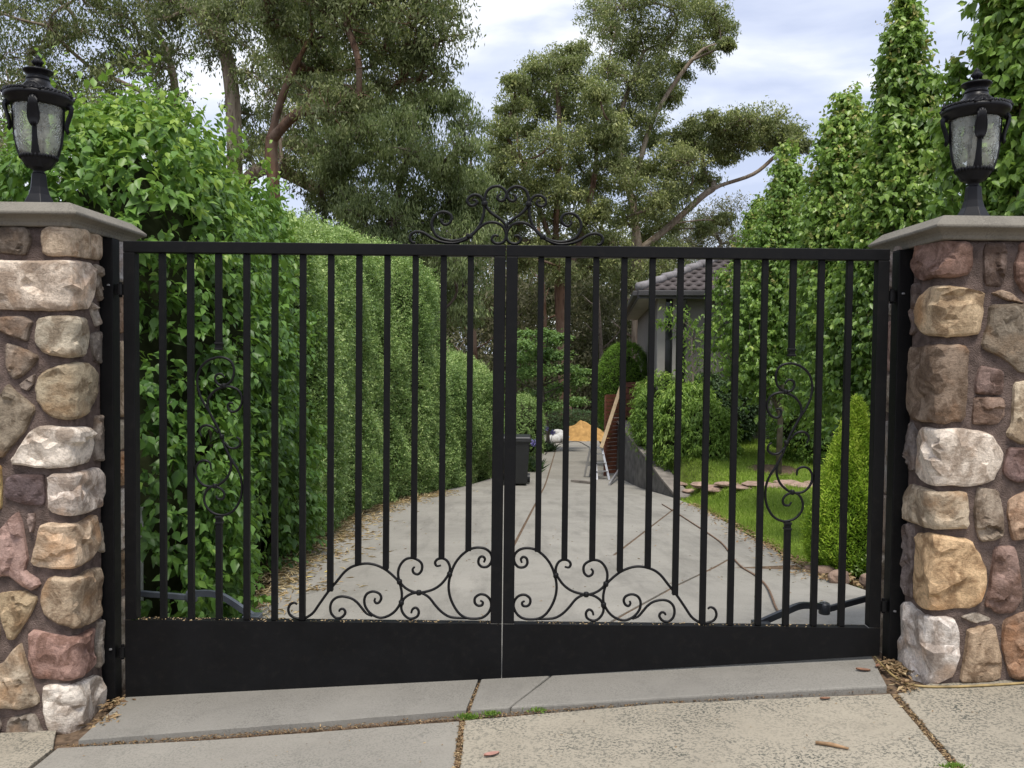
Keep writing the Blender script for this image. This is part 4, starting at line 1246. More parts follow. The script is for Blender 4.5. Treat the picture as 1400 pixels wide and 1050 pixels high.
def core_blob(name, parts, parent, mat=None, seed=0):
    """solid dark filling of a shrub, coloured as its inner shade"""
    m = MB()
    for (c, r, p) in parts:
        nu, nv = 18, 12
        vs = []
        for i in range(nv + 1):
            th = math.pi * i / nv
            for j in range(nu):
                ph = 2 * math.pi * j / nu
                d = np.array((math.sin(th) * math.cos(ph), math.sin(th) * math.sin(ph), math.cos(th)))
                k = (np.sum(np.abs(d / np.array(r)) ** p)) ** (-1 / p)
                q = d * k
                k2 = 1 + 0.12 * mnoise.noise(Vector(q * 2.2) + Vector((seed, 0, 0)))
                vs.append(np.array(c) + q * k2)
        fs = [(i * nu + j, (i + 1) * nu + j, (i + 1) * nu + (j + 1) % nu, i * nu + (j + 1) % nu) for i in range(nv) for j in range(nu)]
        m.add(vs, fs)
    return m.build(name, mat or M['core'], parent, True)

def inside(P, c, r, p, s=1.0):
    return np.sum(np.abs((P - np.array(c)) / (np.array(r) * s)) ** p, 1) < 1

# ---- the tall broad-leaved bush behind the gate
bush = empty('leafy_bush', (-2.9, 6.2, float(zland(-2.9, 6.2))))
tag(bush, 'tall untrimmed bush with large pointed mid-green leaves behind the gate', 'bush')
mounds = [((-2.64, 6.0, 0.6), (0.90, 1.22, 2.62), 2.5), ((-2.56, 7.0, 0.5), (0.88, 0.98, 2.70), 2.8), ((-4.6, 6.5, 0.3), (1.35, 1.4, 2.05), 2.5), ((-2.45, 5.15, 0.2), (.70, .5, 1.75), 2.5), ((-3.6, 8.0, .4), (1.2, 1.1, 2.25), 2.5), ((-3.5, 5.6, .2), (.9, .8, 2.0), 2.5)]
cl = Cloud()
for i, (c, r, p) in enumerate(mounds):
    n = int([12500, 8500, 5600, 4600, 2800, 4200][i])
    P, Nn = superell(n, c, r, p, zmin=-0.25)
    lump = snoise(P, 3.0, 11) * 0.20 + snoise(P, 8.0, 12) * .07
    P = P + Nn * (lump - 0.05 - 0.26 * rng.random(len(P)) ** 1.5)[:, None]
    keep = np.ones(len(P), bool)
    for j, (c2, r2, p2) in enumerate(mounds):
        if j != i: keep &= ~inside(P, c2, r2, p2, 0.86)
    keep &= P[:, 0] < 0.1 + xl(P[:, 1])
    P, Nn = P[keep], Nn[keep]
    tf = lambda Q: np.clip(0.26 + 0.24 * (Q[:, 2] - 1.4) * (Q[:, 2] > 1.4) + 0.12 * snoise(Q, 2.5, 5) + 0.12 * rng.normal(size=len(Q)), 0, 1)  # upper leaves paler: fresh growth, plus toplight put into the tint
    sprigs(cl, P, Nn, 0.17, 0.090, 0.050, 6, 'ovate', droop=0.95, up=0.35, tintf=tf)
# upright new shoots breaking the outline
for i, (c, r, p) in enumerate(mounds[:3]):
    P, Nn = superell(520, c, r, p)
    P = P[(Nn[:, 2] > 0.35)]; Nn = Nn[:0]
    P = P[:130]
    h = 0.16 + 0.28 * rng.random(len(P))
    d = unit(np.array((0, 0, 1.0)) + 0.35 * rng.normal(size=(len(P), 3)))
    for k in range(8):
        f = k / 7
        pos = P + d * (h * f)[:, None]
        D = unit(rng.normal(size=(len(P), 3)) + np.array((0, 0, 0.1)))
        cl.add(*leaves(pos, D, np.tile((0, 0, 1.0), (len(P), 1)), 0.085 * (1.05 - .5 * f), 0.048 * (1.05 - .5 * f), 'ovate', 0.72 + 0.2 * f + 0.1 * rng.normal(size=len(P))))
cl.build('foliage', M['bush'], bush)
core_blob('dark_core', [(c, tuple(np.array(r) - 0.42), p) for c, r, p in mounds if r[1] > .6], bush)
st = MB()
for k in range(9):
    x, y = random.uniform(-3.0, -1.95), random.uniform(4.8, 8.2)
    z = float(zland(x, y)) - 0.08
    st = MB(); st.tube([(x, y, z), (x + random.uniform(-.1, .1), y + random.uniform(-.1, .1), z + .5), (x + random.uniform(-.25, .2), y + random.uniform(-.2, .2), z + 1.3)], [.022, .017, .01], 6)
    st.build('stem', M['barkgrey'], bush)

# ---- clipped hedges along the driveway
def clipped_hedge(name, label, y0, y1, ztop, depth, nsp, leafL, seed, parent=None):
    """a clipped hedge that follows the driveway's edge"""
    r_ = np.random.default_rng(seed)
    ym = (y0 + y1) / 2
    t = empty(name, (float(xl(ym)) - depth / 2, ym, float(zland(xl(ym), ym))))
    tag(t, label, 'hedge', 'clipped hedges along the driveway')
    cl = Cloud()
    def emit(P, Nn, thin=1.0):
        lump = snoise(P, 2.6, seed) * .11 + snoise(P, 7.0, seed + 1) * .07
        P = P + Nn * (lump - 0.19 * r_.random(len(P)) ** 1.5)[:, None]
        tf = lambda Q: np.clip(0.36 + 0.2 * snoise(Q, 3.0, seed + 3) + 0.22 * np.clip((Q[:, 2] - (ztop(Q[:, 1]) - 0.9)) / 0.9, 0, 1) + 0.24 * r_.normal(size=len(Q)), 0, 1)  # paler towards the hedge top; light from above put into the tint
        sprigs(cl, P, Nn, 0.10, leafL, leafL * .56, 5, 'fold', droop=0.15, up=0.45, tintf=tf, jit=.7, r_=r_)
    rr = 0.45
    # side face
    n = nsp
    Y = y0 + (y1 - y0) * r_.random(n)
    zb = zdrive(Y) - .05; zt = ztop(Y)
    f = r_.random(n)
    Z = zb + (zt - zb) * f
    X = xl(Y) + 0.02
    bulge = 0.14 * np.sin(np.clip(f, 0, 1) * math.pi) - 0.10
    over = np.clip((Z - (zt - rr)) / rr, 0, 1)
    X = X + bulge - rr * (1 - np.sqrt(np.clip(1 - over ** 2, 0, 1)))
    sl = (xl(Y + .2) - xl(Y - .2)) / .4
    Nn = unit(np.stack([np.ones(n), -sl, 0 * Y], 1))
    Nn = unit(Nn * (1 - 0.8 * over)[:, None] + np.array((0, 0, 1.0)) * over[:, None])
    emit(np.stack([X, Y, Z], 1), Nn)
    # top
    n2 = int(nsp * 0.28)
    Y = y0 + (y1 - y0) * r_.random(n2)
    X = xl(Y) - rr * .8 - (depth - rr) * r_.random(n2) ** 1.3
    Z = ztop(Y) + 0.04 * r_.normal(size=n2)
    emit(np.stack([X, Y, Z], 1), np.tile((0, 0, 1.0), (n2, 1)))
    # fresh shoots standing up from the top
    n4 = int(nsp * .03)
    Y = y0 + .2 + (y1 - y0 - .4) * r_.random(n4); X = xl(Y) - .25 - (depth - .4) * r_.random(n4)
    P0 = np.stack([X, Y, ztop(Y) - .02], 1); hgt_ = .06 + .16 * r_.random(n4)
    d_ = unit(np.array((0, 0, 1.0)) + .25 * r_.normal(size=(n4, 3)))
    for k in range(6):
        cl.add(*leaves(P0 + d_ * (hgt_ * k / 5)[:, None], unit(r_.normal(size=(n4, 3)) + np.array((0, 0, .6))), unit(r_.normal(size=(n4, 3))), leafL * .9, leafL * .5, 'fold', .75 + .2 * r_.normal(size=n4)))
    # both ends
    for (ye, sg, q) in ((y0, -1, .1), (y1, 1, .1)):
        n3 = int(nsp * q)
        X = xl(ye) - depth * r_.random(n3); f = r_.random(n3)
        Z = zdrive(ye) + (ztop(ye) - zdrive(ye)) * f
        cr_ = np.clip((X - (xl(ye) - .3)) / .3, 0, 1)
        Y = ye - sg * .25 * cr_ ** 2 + 0 * X
        Nn = unit(np.stack([cr_ * .9, sg * np.ones(n3), 0.2 * np.ones(n3)], 1))
        emit(np.stack([X, Y, Z], 1), Nn)
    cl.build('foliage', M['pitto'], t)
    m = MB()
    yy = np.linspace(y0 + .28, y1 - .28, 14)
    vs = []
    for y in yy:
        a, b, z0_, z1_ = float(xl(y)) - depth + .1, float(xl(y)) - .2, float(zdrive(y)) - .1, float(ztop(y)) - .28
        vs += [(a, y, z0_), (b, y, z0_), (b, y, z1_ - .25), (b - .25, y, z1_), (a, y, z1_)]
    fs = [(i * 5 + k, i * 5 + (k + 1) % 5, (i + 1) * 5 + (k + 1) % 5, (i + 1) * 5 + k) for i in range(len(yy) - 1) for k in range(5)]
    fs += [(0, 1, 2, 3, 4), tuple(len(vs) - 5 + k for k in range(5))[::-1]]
    m.add(vs, fs); m.build('dark_core', M['core'], t)
    return t
clipped_hedge('clipped_hedge', 'tall clipped pale green small-leaved hedge running on from the bush', 7.9, 15.4, lambda Y: np.interp(Y, [7.9, 9.5, 12, 14.4, 15.4], [2.62, 2.88, 3.06, 3.12, 2.96]), 1.3, 30000, 0.046, 21)
clipped_hedge('clipped_hedge', 'lower clipped small-leaved hedge past the end of the tall hedge', 15.5, 19.6, lambda Y: np.interp(Y, [15.5, 16.5, 18.5, 19.6], [1.42, 1.45, 1.3, 1.02]), 1.1, 12000, 0.050, 22)

# ---- generic shrub made of rounded mounds
def shrub(name, label, cat, parts, mat, nsp, leafL, leafW, kind='fold', per=6, ln=0.12, droop=.4, up=.4, seed=1, group=None, zmin=-9, tint0=.3, core=True, jit=.6, lump=.06, part='foliage'):
    r_ = np.random.default_rng(seed)
    c0 = parts[0][0]
    zg = min(c[2] - r[2] for c, r, p in parts)
    zb = max(zg, float(zland(c0[0], c0[1])))
    t = empty(name, (c0[0], c0[1], zb)); tag(t, label, cat, group)
    cl = Cloud()
    tot = sum(r[0] * r[2] for c, r, p in parts)
    for i, (c, r, p) in enumerate(parts):
        P, Nn = superell(int(nsp * r[0] * r[2] / tot), c, r, p, zmin=zmin, r_=r_)
        P = P + Nn * (snoise(P, 5.0, seed) * lump - .06 * r_.random(len(P)))[:, None]
        keep = np.ones(len(P), bool)
        for j, (c2, r2, p2) in enumerate(parts):
            if j != i: keep &= ~inside(P, c2, r2, p2, .85)
        P, Nn = P[keep], Nn[keep]
        zt = c[2] + r[2]
        tf = lambda Q: np.clip(tint0 + .14 * snoise(Q, 4, seed + 2) + 0.25 * np.clip((Q[:, 2] - zt + r[2] * .8) / (r[2] * .8), 0, 1) + .13 * r_.normal(size=len(Q)), 0, 1)
        sprigs(cl, P, Nn, ln, leafL, leafW, per, kind, droop, up, tf, jit, r_)
    cl.build(part, mat, t)
    if core:
        core_blob('dark_core', [(c, tuple(np.maximum(np.array(r) * .78 - .02, .03)), p) for c, r, p in parts], t, seed=seed)
    return t

# lime conifer beside the gate (narrow flame of upright sprays)
def conifer(name, label, base, h, rad, mat, n, leafL, leafW, seed, prof, upv=1.5, group=None):
    r_ = np.random.default_rng(seed)
    t = empty(name, base); tag(t, label, 'conifer', group)
    f = r_.random(n) ** 0.9
    rr = np.interp(f, prof[0], prof[1]) * rad
    ph = r_.random(n) * 2 * math.pi
    lob = 1 + .10 * np.sin(ph * 5 + f * 7) + .07 * np.sin(ph * 9 - f * 15)
    sh = 1 - .3 * r_.random(n) ** 2
    P = np.stack([base[0] + rr * lob * sh * np.cos(ph), base[1] + rr * lob * sh * np.sin(ph), base[2] + 0.02 + f * h * .97], 1)
    Nn = np.stack([np.cos(ph), np.sin(ph), 0.25 + 0 * ph], 1)
    cl = Cloud()
    lenf = (0.11 if rad < .5 else .16) * (1 - .25 * f)
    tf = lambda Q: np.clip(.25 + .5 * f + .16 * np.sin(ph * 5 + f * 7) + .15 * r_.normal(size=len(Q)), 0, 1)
    Nn = Nn * (1 - .8 * f)[:, None]
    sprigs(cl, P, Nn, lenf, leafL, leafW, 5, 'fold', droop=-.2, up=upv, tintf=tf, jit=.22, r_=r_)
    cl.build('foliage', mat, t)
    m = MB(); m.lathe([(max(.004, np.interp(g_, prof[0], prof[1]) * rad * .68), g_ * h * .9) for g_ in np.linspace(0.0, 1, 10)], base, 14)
    m.build('dark_core', M['core'], t, True)
    MB().tube([(base[0], base[1], base[2] - .1), (base[0], base[1], base[2] + h * .5)], [.03, .015], 8).build('trunk', M['barkgrey'], t)
    return t
cb = at(1166, 795, 6.7)
conifer('lime_conifer', 'slim flame-shaped lime-green conifer beside the gate opening', (float(cb[0]), 6.7, float(zland(cb[0], 6.7)) - .02), 1.33, 0.32, M['lime'], 10500, 0.045, 0.013, 31,
        ([0, .08, .25, .45, .65, .82, .93, 1.0], [.75, 1.0, .98, .82, .54, .28, .11, .01]))

# ---- ornamental pear trees in a row on the lawn
def pear(Y, px, pytop, rad, label, seed, nsp, leaf=0.075, zlow=0.35, tilt=0.0):
    r_ = np.random.default_rng(seed)
    top = at(px, pytop, Y)
    x = float(top[0]); zb = float(zland(x, Y)); zt = float(top[2])
    h = zt - zb
    t = empty('pear_tree', (x, Y, zb)); tag(t, label, 'tree', 'pear trees in a row beside the driveway')
    m = MB()
    m.tube([(x, Y, zb - .1), (x + .02, Y, zb + h * .3), (x - .02, Y + .02, zb + h * .65), (x, Y, zt - .25)], [.05, .042, .026, .006], 10)
    m.build('trunk', M['barkgrey'], t, True)
    # upright limbs with leafy spurs
    cl = Cloud(); tips = Cloud(); lm = MB()
    nl = 26
    PP, NN = [], []
    for k in range(nl):
        a = k * 2.4 + r_.random() * .5
        f0 = zlow * .8 + (0.62 - zlow * .5) * r_.random()
        z0_ = zb + h * f0 * .8
        reach = rad * (0.55 + .5 * r_.random())
        f1 = min(.94, f0 + .28 + .25 * r_.random())
        if k < 3: f1 = 1.0; reach = rad * .25
        env = np.interp(f1, [0, .35, .6, .85, 1.0], [1.5, 1.5, 1.2, .42, .05])
        rr = reach * env
        p0 = np.array((x, Y, z0_)); p2 = np.array((x + rr * math.cos(a), Y + rr * math.sin(a), zb + h * f1))
        mid = np.array((x + rr * 1.0 * math.cos(a), Y + rr * 1.0 * math.sin(a), z0_ + (p2[2] - z0_) * .42))
        P = catmull([p0, mid, p2], 6)
        lm.tube(P, list(np.linspace(.016, .004, len(P))), 5)
        P = np.array(P)
        ns = int(nsp / nl)
        ti = .12 + .9 * r_.random(ns)
        idx = np.clip(ti, 0, 1) * (len(P) - 1); i0 = np.clip(idx.astype(int), 0, len(P) - 2)
        q = P[i0] + (P[i0 + 1] - P[i0]) * (idx - i0)[:, None]
        g = r_.normal(size=(ns, 3)) * np.array((1, 1, .8)) * np.interp(ti, [0, .6, 1], [.17, .13, .04])[:, None]
        q = q + g * (rad / .62)
        PP.append(q); NN.append(unit(g + 1e-6 + 0.3 * (q - np.array((x, Y, 0))) * np.array((1, 1, 0))))
    lm.build('limbs', M['barkgrey'], t, True)
    P, Nn = np.concatenate(PP), np.concatenate(NN)
    k = P[:, 2] > zb + h * (zlow - .12)
    P, Nn = P[k], Nn[k]
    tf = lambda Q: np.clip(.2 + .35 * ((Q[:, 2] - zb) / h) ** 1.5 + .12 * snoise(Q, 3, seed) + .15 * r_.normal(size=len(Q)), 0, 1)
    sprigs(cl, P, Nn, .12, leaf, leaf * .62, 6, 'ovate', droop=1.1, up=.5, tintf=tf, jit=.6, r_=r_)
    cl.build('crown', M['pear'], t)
    kt = (P[:, 2] > zb + h * .55) & (r_.random(len(P)) < .13)
    if kt.sum() > 3:
        sprigs(tips, P[kt] + np.array((0, 0, .06)), Nn[kt], .14, leaf * .8, leaf * .55, 5, 'ovate', droop=.3, up=1.2, tintf=None, r_=r_)
        tips.build('young_shoots', M['peartip'], t)
    return t
pear(5.6, 1414, -330, 0.42, 'pear tree with dark glossy leaves directly behind the pier lantern', 41, 6400, .085, .3)
pear(7.9, 1240, -2, 0.46, 'tallest pear tree with a pale pointed tip, between pier lantern and gum', 42, 8600, .077, .16)
pear(10.3, 1158, 135, 0.80, 'pear tree with a blunt top, behind the lime conifer', 43, 9000, .08, .16)
pear(14.0, 1074, 205, 0.80, 'slender pear tree standing in a mulch ring on the lawn', 44, 7400, .085, .27)
pear(17.6, 1034, 272, 0.56, 'shortest pear tree close to the house wall', 45, 4600, .088, .2)

# ---- eucalypts
def gum(name, label, Y, trunk_px, clumps, mat, bark, seed, spread=2.2, leafL=.2, leafW=.05, dens=1.0, droop=1.0, trunk_r=.32, limbs=(), kind='sickle', tint0=.3, group='gum trees behind the garden'):
    r_ = np.random.default_rng(seed)
    zb = -2.3
    pts = []
    for (px, py) in trunk_px:
        p = at(px, py, Y); pts.append(p)
    pts[0] = np.array((pts[0][0], Y, zb))
    t = empty(name, tuple(pts[0])); tag(t, label, 'tree', group)
    nodes = []; segs = []
    TP = catmull(pts, 6)
    for i, p in enumerate(TP): nodes.append((np.array(p), -1 if i == 0 else i - 1))
    for li, path in enumerate(limbs):
        LP = catmull([at(px, py, Y + (0.3 + .25 * li) * k / len(path)) for k, (px, py) in enumerate(path)], 5)
        prev = min(range(len(nodes)), key=lambda j: np.linalg.norm(nodes[j][0] - LP[0]))
        for q in LP[1:]:
            nodes.append((np.array(q), prev)); prev = len(nodes) - 1
    C = []
    for (px, py, rp) in clumps:
        yy_ = Y + r_.uniform(-spread, spread)
        c = at(px, py, yy_)
        C.append((c, 1.22 * rp / FPX * Y))
    order = sorted(range(len(C)), key=lambda i: np.linalg.norm(C[i][0] - pts[0]))
    weight = np.zeros(100000)
    for i in order:
        c, rr = C[i]
        best, bd = 0, 1e9
        for j, (p, par) in enumerate(nodes):
            v = c - p
            d = np.linalg.norm(v) + (2.5 * max(0, p[2] - c[2]) if True else 0) + 0.6 * abs(v[2] < 0)
            if j < 3: d += 5
            if d < bd: bd, best = d, j
        p0 = nodes[best][0]
        par = nodes[nodes[best][1]][0] if nodes[best][1] >= 0 else p0 - np.array((0, 0, 1.0))
        dirn = unit(p0 - par)
        L = np.linalg.norm(c - p0)
        mid = p0 + (c - p0) * .45 + dirn * L * .16 + r_.normal(size=3) * L * .06 - np.array((0, 0, .04 * L))
        path = catmull([p0, mid, c], 4)[1:]
        prev = best
        for q in path:
            nodes.append((np.array(q), prev)); prev = len(nodes) - 1
    # weights
    wgt = np.zeros(len(nodes))
    child = np.zeros(len(nodes), int)
    for j in range(len(nodes)):
        if nodes[j][1] >= 0: child[nodes[j][1]] += 1
    for j in range(len(nodes) - 1, -1, -1):
        if child[j] == 0: wgt[j] += 1
        if nodes[j][1] >= 0: wgt[nodes[j][1]] += wgt[j]
    # parents always precede children, so one backward pass is enough
    tot = max(wgt[0], 1)
    rad = trunk_r * (wgt / tot) ** .52
    rad = np.maximum(rad, .016)
    chains = {}
    done = set()
    tr, lb = MB(), MB()
    for j in range(len(nodes)):
        if nodes[j][1] >= 0:
            a, b = nodes[nodes[j][1]][0], nodes[j][0]
            ra = rad[nodes[j][1]] if nodes[j][1] < len(TP) and j < len(TP) else min(rad[nodes[j][1]], rad[j] * 1.25)
            (tr if j < len(TP) else lb).tube([a, b], [ra, rad[j]], 7 if rad[j] > .05 else 5, cap=False)
    # foliage
    cl = Cloud()
    for (c, rr) in C:
        nt_ = max(6, int(24 * dens))
        tc_ = unit(r_.normal(size=(nt_, 3)) + np.array((0, 0, .25))) * (rr * (0.3 + .85 * r_.random(nt_)))[:, None] * np.array((1.05, 1.05, .8)) + c
        for q in tc_:
            if r_.random() < .85:
                lb.tube([c + (q - c) * .1, c + (q - c) * .55 + r_.normal(size=3) * .1 * rr, q], [.024, .015, .006], 4, cap=False)
        nl = int(36 * dens)
        P = np.repeat(tc_, nl, 0) + r_.normal(size=(nt_ * nl, 3)) * rr * np.array((.19, .19, .15))
        n = len(P)
        D = unit(r_.normal(size=(n, 3)) * .8 + np.array((0, 0, -droop)))
        Up = unit(r_.normal(size=(n, 3)))
        tb = np.repeat(np.clip(tint0 + .2 * r_.normal(size=nt_) + .22 * (tc_[:, 2] - c[2]) / rr, 0, 1), nl) + .14 * r_.normal(size=n)  # tufts high in a clump are paler, toplight put into the tint
        s = .6 + .7 * r_.random(n)
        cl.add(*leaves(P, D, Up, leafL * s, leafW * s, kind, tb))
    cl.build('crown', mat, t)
    tr.build('trunk', bark, t, True)
    lb.build('limbs', bark, t, True)
    return t

GUM1 = [(820,15,24),(850,8,25),(885,5,26),(920,12,26),(950,8,24),(975,22,22),(985,42,16),(835,42,24),(870,52,24),(905,62,26),(940,55,24),(962,76,18),(992,62,8),(860,78,20),(895,95,22),(926,96,18),(832,96,22),(860,112,26),(900,122,25),(872,136,26),(912,134,16),(845,152,22),(1003,172,17),(1030,168,24),(1060,172,20),(1084,184,15),(1098,198,8),(975,166,13),(950,176,17),(1010,196,18),(1050,194,16),(985,192,19),(960,206,22),(930,192,18),(992,214,15),(940,222,22),(962,246,20),(920,242,20),(932,266,18),(900,266,22),(862,232,18),(882,292,22),(912,306,22),(852,302,22),(962,312,13),(988,302,11),(880,330,22),(920,345,20),(835,330,20),(850,370,22),(890,375,22),(925,385,18),(905,280,18),(850,205,20),(858,255,20),(884,232,18),(892,192,20),(882,165,20),(915,215,18),(945,198,16),(1030,188,18),(1070,190,14)]
GUM2 = [(762,84,22),(790,72,14),(730,96,18),(702,112,13),(720,122,25),(755,120,26),(790,122,22),(820,128,18),(702,150,18),(735,150,25),(775,156,26),(810,152,25),(842,176,20),(690,180,18),(720,186,25),(760,190,26),(800,192,26),(832,192,20),(680,205,18),(710,220,22),(750,226,23),(790,226,25),(676,236,15),(700,250,20),(740,256,22),(770,262,22),(812,252,20),(838,226,18),(690,282,18),(720,292,20),(760,302,22),(800,302,20),(822,288,16),(700,320,18),(745,335,20),(790,340,20),(672,262,18),(668,300,18),(680,330,20),(720,355,20),(765,365,22),(810,330,20),(820,360,20),(730,265,20),(790,270,22),(780,90,16)]
gum('gum_tree', 'tall open-crowned gum tree with a long limb reaching towards the pear trees', 46, [(880, 560), (872, 420), (868, 300), (845, 180), (880, 70)], GUM1, M['gum'], M['bark'], 51, spread=2.6, leafL=.18, leafW=.066, dens=1.5, tint0=.56,
    limbs=[[(870, 345), (905, 318), (940, 287), (975, 258), (1030, 238), (1062, 212), (1088, 195)], [(868, 250), (890, 170), (925, 110), (958, 70), (985, 58)], [(855, 230), (838, 160), (832, 90), (842, 40)]])
gum('gum_tree', 'rounder gum tree with denser olive crown rising behind the gate crest', 42, [(775, 560), (768, 430), (760, 320), (765, 200), (762, 110)], GUM2, M['gum'], M['barkred'], 52, spread=2.6, leafL=.165, leafW=.064, dens=1.62, tint0=.6,
    limbs=[[(768, 400), (800, 300), (815, 220), (812, 150)], [(765, 360), (735, 280), (710, 210), (705, 150)]])
def fill(poly, n, r0, r1, seed):
    """scatter crown clumps inside a hand-read outline"""
    r_ = np.random.default_rng(seed)
    P = np.array(poly, float)
    out = []
    lo, hi = P.min(0), P.max(0)
    tries = 0
    while len(out) < n and tries < 20000:
        tries += 1
        q = lo + (hi - lo) * r_.random(2)
        ins = False
        j = len(P) - 1
        for i in range(len(P)):
            if (P[i][1] > q[1]) != (P[j][1] > q[1]) and q[0] < (P[j][0] - P[i][0]) * (q[1] - P[i][1]) / (P[j][1] - P[i][1]) + P[i][0]: ins = not ins
            j = i
        if not ins: continue
        r = r_.uniform(r0, r1)
        if any((q[0] - a) ** 2 + (q[1] - b) ** 2 < (.72 * (r + c) / 2 * 1.15) ** 2 for a, b, c in out): continue
        out.append((q[0], q[1], r))
    return out
gum('gum_tree', 'willowy gum tree with hanging foliage beyond the end of the tall hedge', 33, [(560, 560), (556, 420), (540, 300), (560, 200), (570, 150)],
    fill([(445, 345), (440, 200), (470, 140), (560, 120), (615, 128), (640, 170), (655, 220), (662, 290), (650, 345), (640, 430), (470, 430)], 60, 20, 30, 3), M['gumdark'], M['barkgrey'], 53, spread=2.0, leafL=.19, leafW=.05, dens=1.42, droop=2.2, tint0=.45)
gum('gum_tree', 'dark gum tree with red-brown forked trunk above the leafy bush', 27, [(378, 560), (376, 300), (372, 190), (395, 110), (430, 40)],
    fill([(360, -60), (612, -60), (612, 40), (596, 105), (585, 130), (500, 135), (440, 170), (400, 90), (350, 60)], 46, 22, 34, 4), M['gum'], M['barkred'], 54, spread=2.0, leafL=.15, leafW=.052, dens=1.15, droop=1.6, trunk_r=.2, tint0=.3)
gum('gum_tree', 'pale-trunked gum tree behind the middle of the leafy bush', 35, [(322, 560), (322, 300), (318, 130), (300, 30), (290, -40)],
    fill([(215, -70), (440, -70), (470, 60), (470, 255), (400, 265), (335, 210), (326, 120), (290, 60), (240, 100), (215, 60)], 46, 24, 34, 5), M['gum'], M['bark'], 55, spread=2.5, leafL=.17, leafW=.06, dens=1.1, droop=1.5, trunk_r=.42)
gum('gum_tree', 'broad gum tree with pale trunk behind the pier lantern and bush', 38, [(240, 560), (240, 300), (238, 110), (200, 20), (150, -60)],
    fill([(-60, -70), (250, -70), (262, 60), (240, 190), (120, 200), (60, 250), (-60, 260)], 62, 26, 40, 6), M['gum'], M['bark'], 56, spread=3, leafL=.19, leafW=.068, dens=1.05, droop=1.5, trunk_r=.34)
gum('gum_tree', 'distant gum tree seen low beside the gable of the house', 62, [(985, 560), (985, 420), (982, 340)],
    fill([(930, 300), (990, 285), (1010, 310), (1010, 430), (900, 430), (900, 330)], 24, 16, 24, 8), M['wood_mass'], M['barkgrey'], 57, spread=3, leafL=.24, leafW=.07, dens=1.0)

# ---- far woodland that reads as one mass
def woodland():
    r_ = np.random.default_rng(77)
    cl = Cloud()
    for k in range(760):
        px = r_.uniform(420, 960); py = 330 + 255 * r_.random() ** .9
        if k % 6 == 0: px = r_.uniform(-250, 1650)
        if px > 900: py = r_.uniform(420, 600)
        Y = r_.uniform(50, 78)
        c = at(px, py, Y)
        rr = r_.uniform(.9, 1.8)
        n = 330
        P = c + r_.normal(size=(n, 3)) * rr * np.array((.5, .4, .42))
        D = unit(r_.normal(size=(n, 3)) + np.array((0, 0, -.9)))
        s = .7 + .7 * r_.random(n)
        cl.add(*leaves(P, D, unit(r_.normal(size=(n, 3))), .30 * s, .12 * s, 'sickle', .3 + .22 * r_.normal() + .15 * r_.normal(size=n)))
    o = cl.build('far_woodland', M['wood_mass'])
    tag(o, 'dull olive-brown undergrowth of the far woodland seen through the gate', 'woodland', kind='stuff')
woodland()
# individual slender trees that show against the woodland
TRK = [(650, 520, 410, 46, 9, 'barkred', 'stout red-brown stub of a tree just past the low clipped hedge'), (706, 520, 345, 52, 8, 'barkgrey', 'slim grey woodland tree behind the pale green maple'),
       (742, 540, 300, 50, 8, 'barkred', 'slim red-barked woodland tree rising behind the middle of the gate'), (822, 560, 380, 48, 7, 'barkgrey', 'slim grey woodland tree behind the rounded topiary conifer'),
       (862, 470, 345, 47, 10, 'bark', 'pale slim woodland tree beside the house eave'), (618, 520, 470, 44, 5, 'bark', 'thin pale woodland tree above the low clipped hedge'),
       (800, 560, 450, 55, 6, 'barkred', 'thin red-barked woodland tree above the sand heap'), (885, 500, 440, 58, 7, 'bark', 'thin pale woodland tree leaning behind the house corner')]
for i, (px, yb, yt, Y, w_, mt, lab) in enumerate(TRK):
    b, tpt = at(px, yb, Y), at(px + random.uniform(-8, 8), yt, Y)
    rr = w_ / 2 / FPX * Y
    t = empty('slender_tree', (float(b[0]), Y, -2.1)); tag(t, lab, 'tree', 'slender trees in the woodland')
    P = catmull([(b[0], Y, -2.3), (b[0] + random.uniform(-.2, .2), Y, (tpt[2] - 2.3) / 2), tuple(tpt)], 5)
    MB().tube(P, list(np.linspace(rr, rr * .55, len(P))), 9).build('trunk', M[mt], t, True)
    for k in range(4):
        q = P[5 + k % 5]
        a = random.uniform(0, 6.28)
        e_ = (q[0] + math.cos(a) * 1.3, q[1] + math.sin(a) * 1.0, q[2] + random.uniform(.6, 1.5))
        MB().tube([q, tuple((np.array(q) + np.array(e_)) / 2 + np.array((0, 0, -.1))), e_], [rr * .4, rr * .28, rr * .1], 6).build('branch', M[mt], t, True)

# ------------------------------------------------------------------ house on the raised garden
HO = np.array((2.97, 17.55)); HV = unit(np.array((0.108, 1.0))); HU = np.array((HV[1], -HV[0]))
def hp(u, v, z):
    p = HO + HU * u + HV * v
    return (float(p[0]), float(p[1]), float(z))
house = empty('house', hp(0, 0, -0.15)); tag(house, 'grey rendered house with dark tiled hip roof behind the pear trees', 'house')
HW, HD, ZE = 15.0, 11.0, 2.78
def hbox(name, u0, u1, v0, v1, z0, z1, mat, parent=house, bev=0):
    vs = [hp(u, v, z) for z in (z0, z1) for (u, v) in ((u0, v0), (u1, v0), (u1, v1), (u0, v1))]
    return MB().add(vs, [(0, 3, 2, 1), (4, 5, 6, 7), (0, 1, 5, 4), (1, 2, 6, 5), (2, 3, 7, 6), (3, 0, 4, 7)]).build(name, mat, parent, bevel=bev)
hbox('wall', 0, 0.155, 0.0, 0.25, -1.6, ZE - .12, M['trim'])
hbox('wall', 0.30, HW, 0.02, 0.25, -1.6, ZE - .12, M['render'])
hbox('wall', 0.156, 0.299, 0.05, 0.25, -1.6, 0.15, M['render'])
hbox('wall', 0.0, 0.22, 0.251, HD, -1.6, ZE - .12, M['render'])
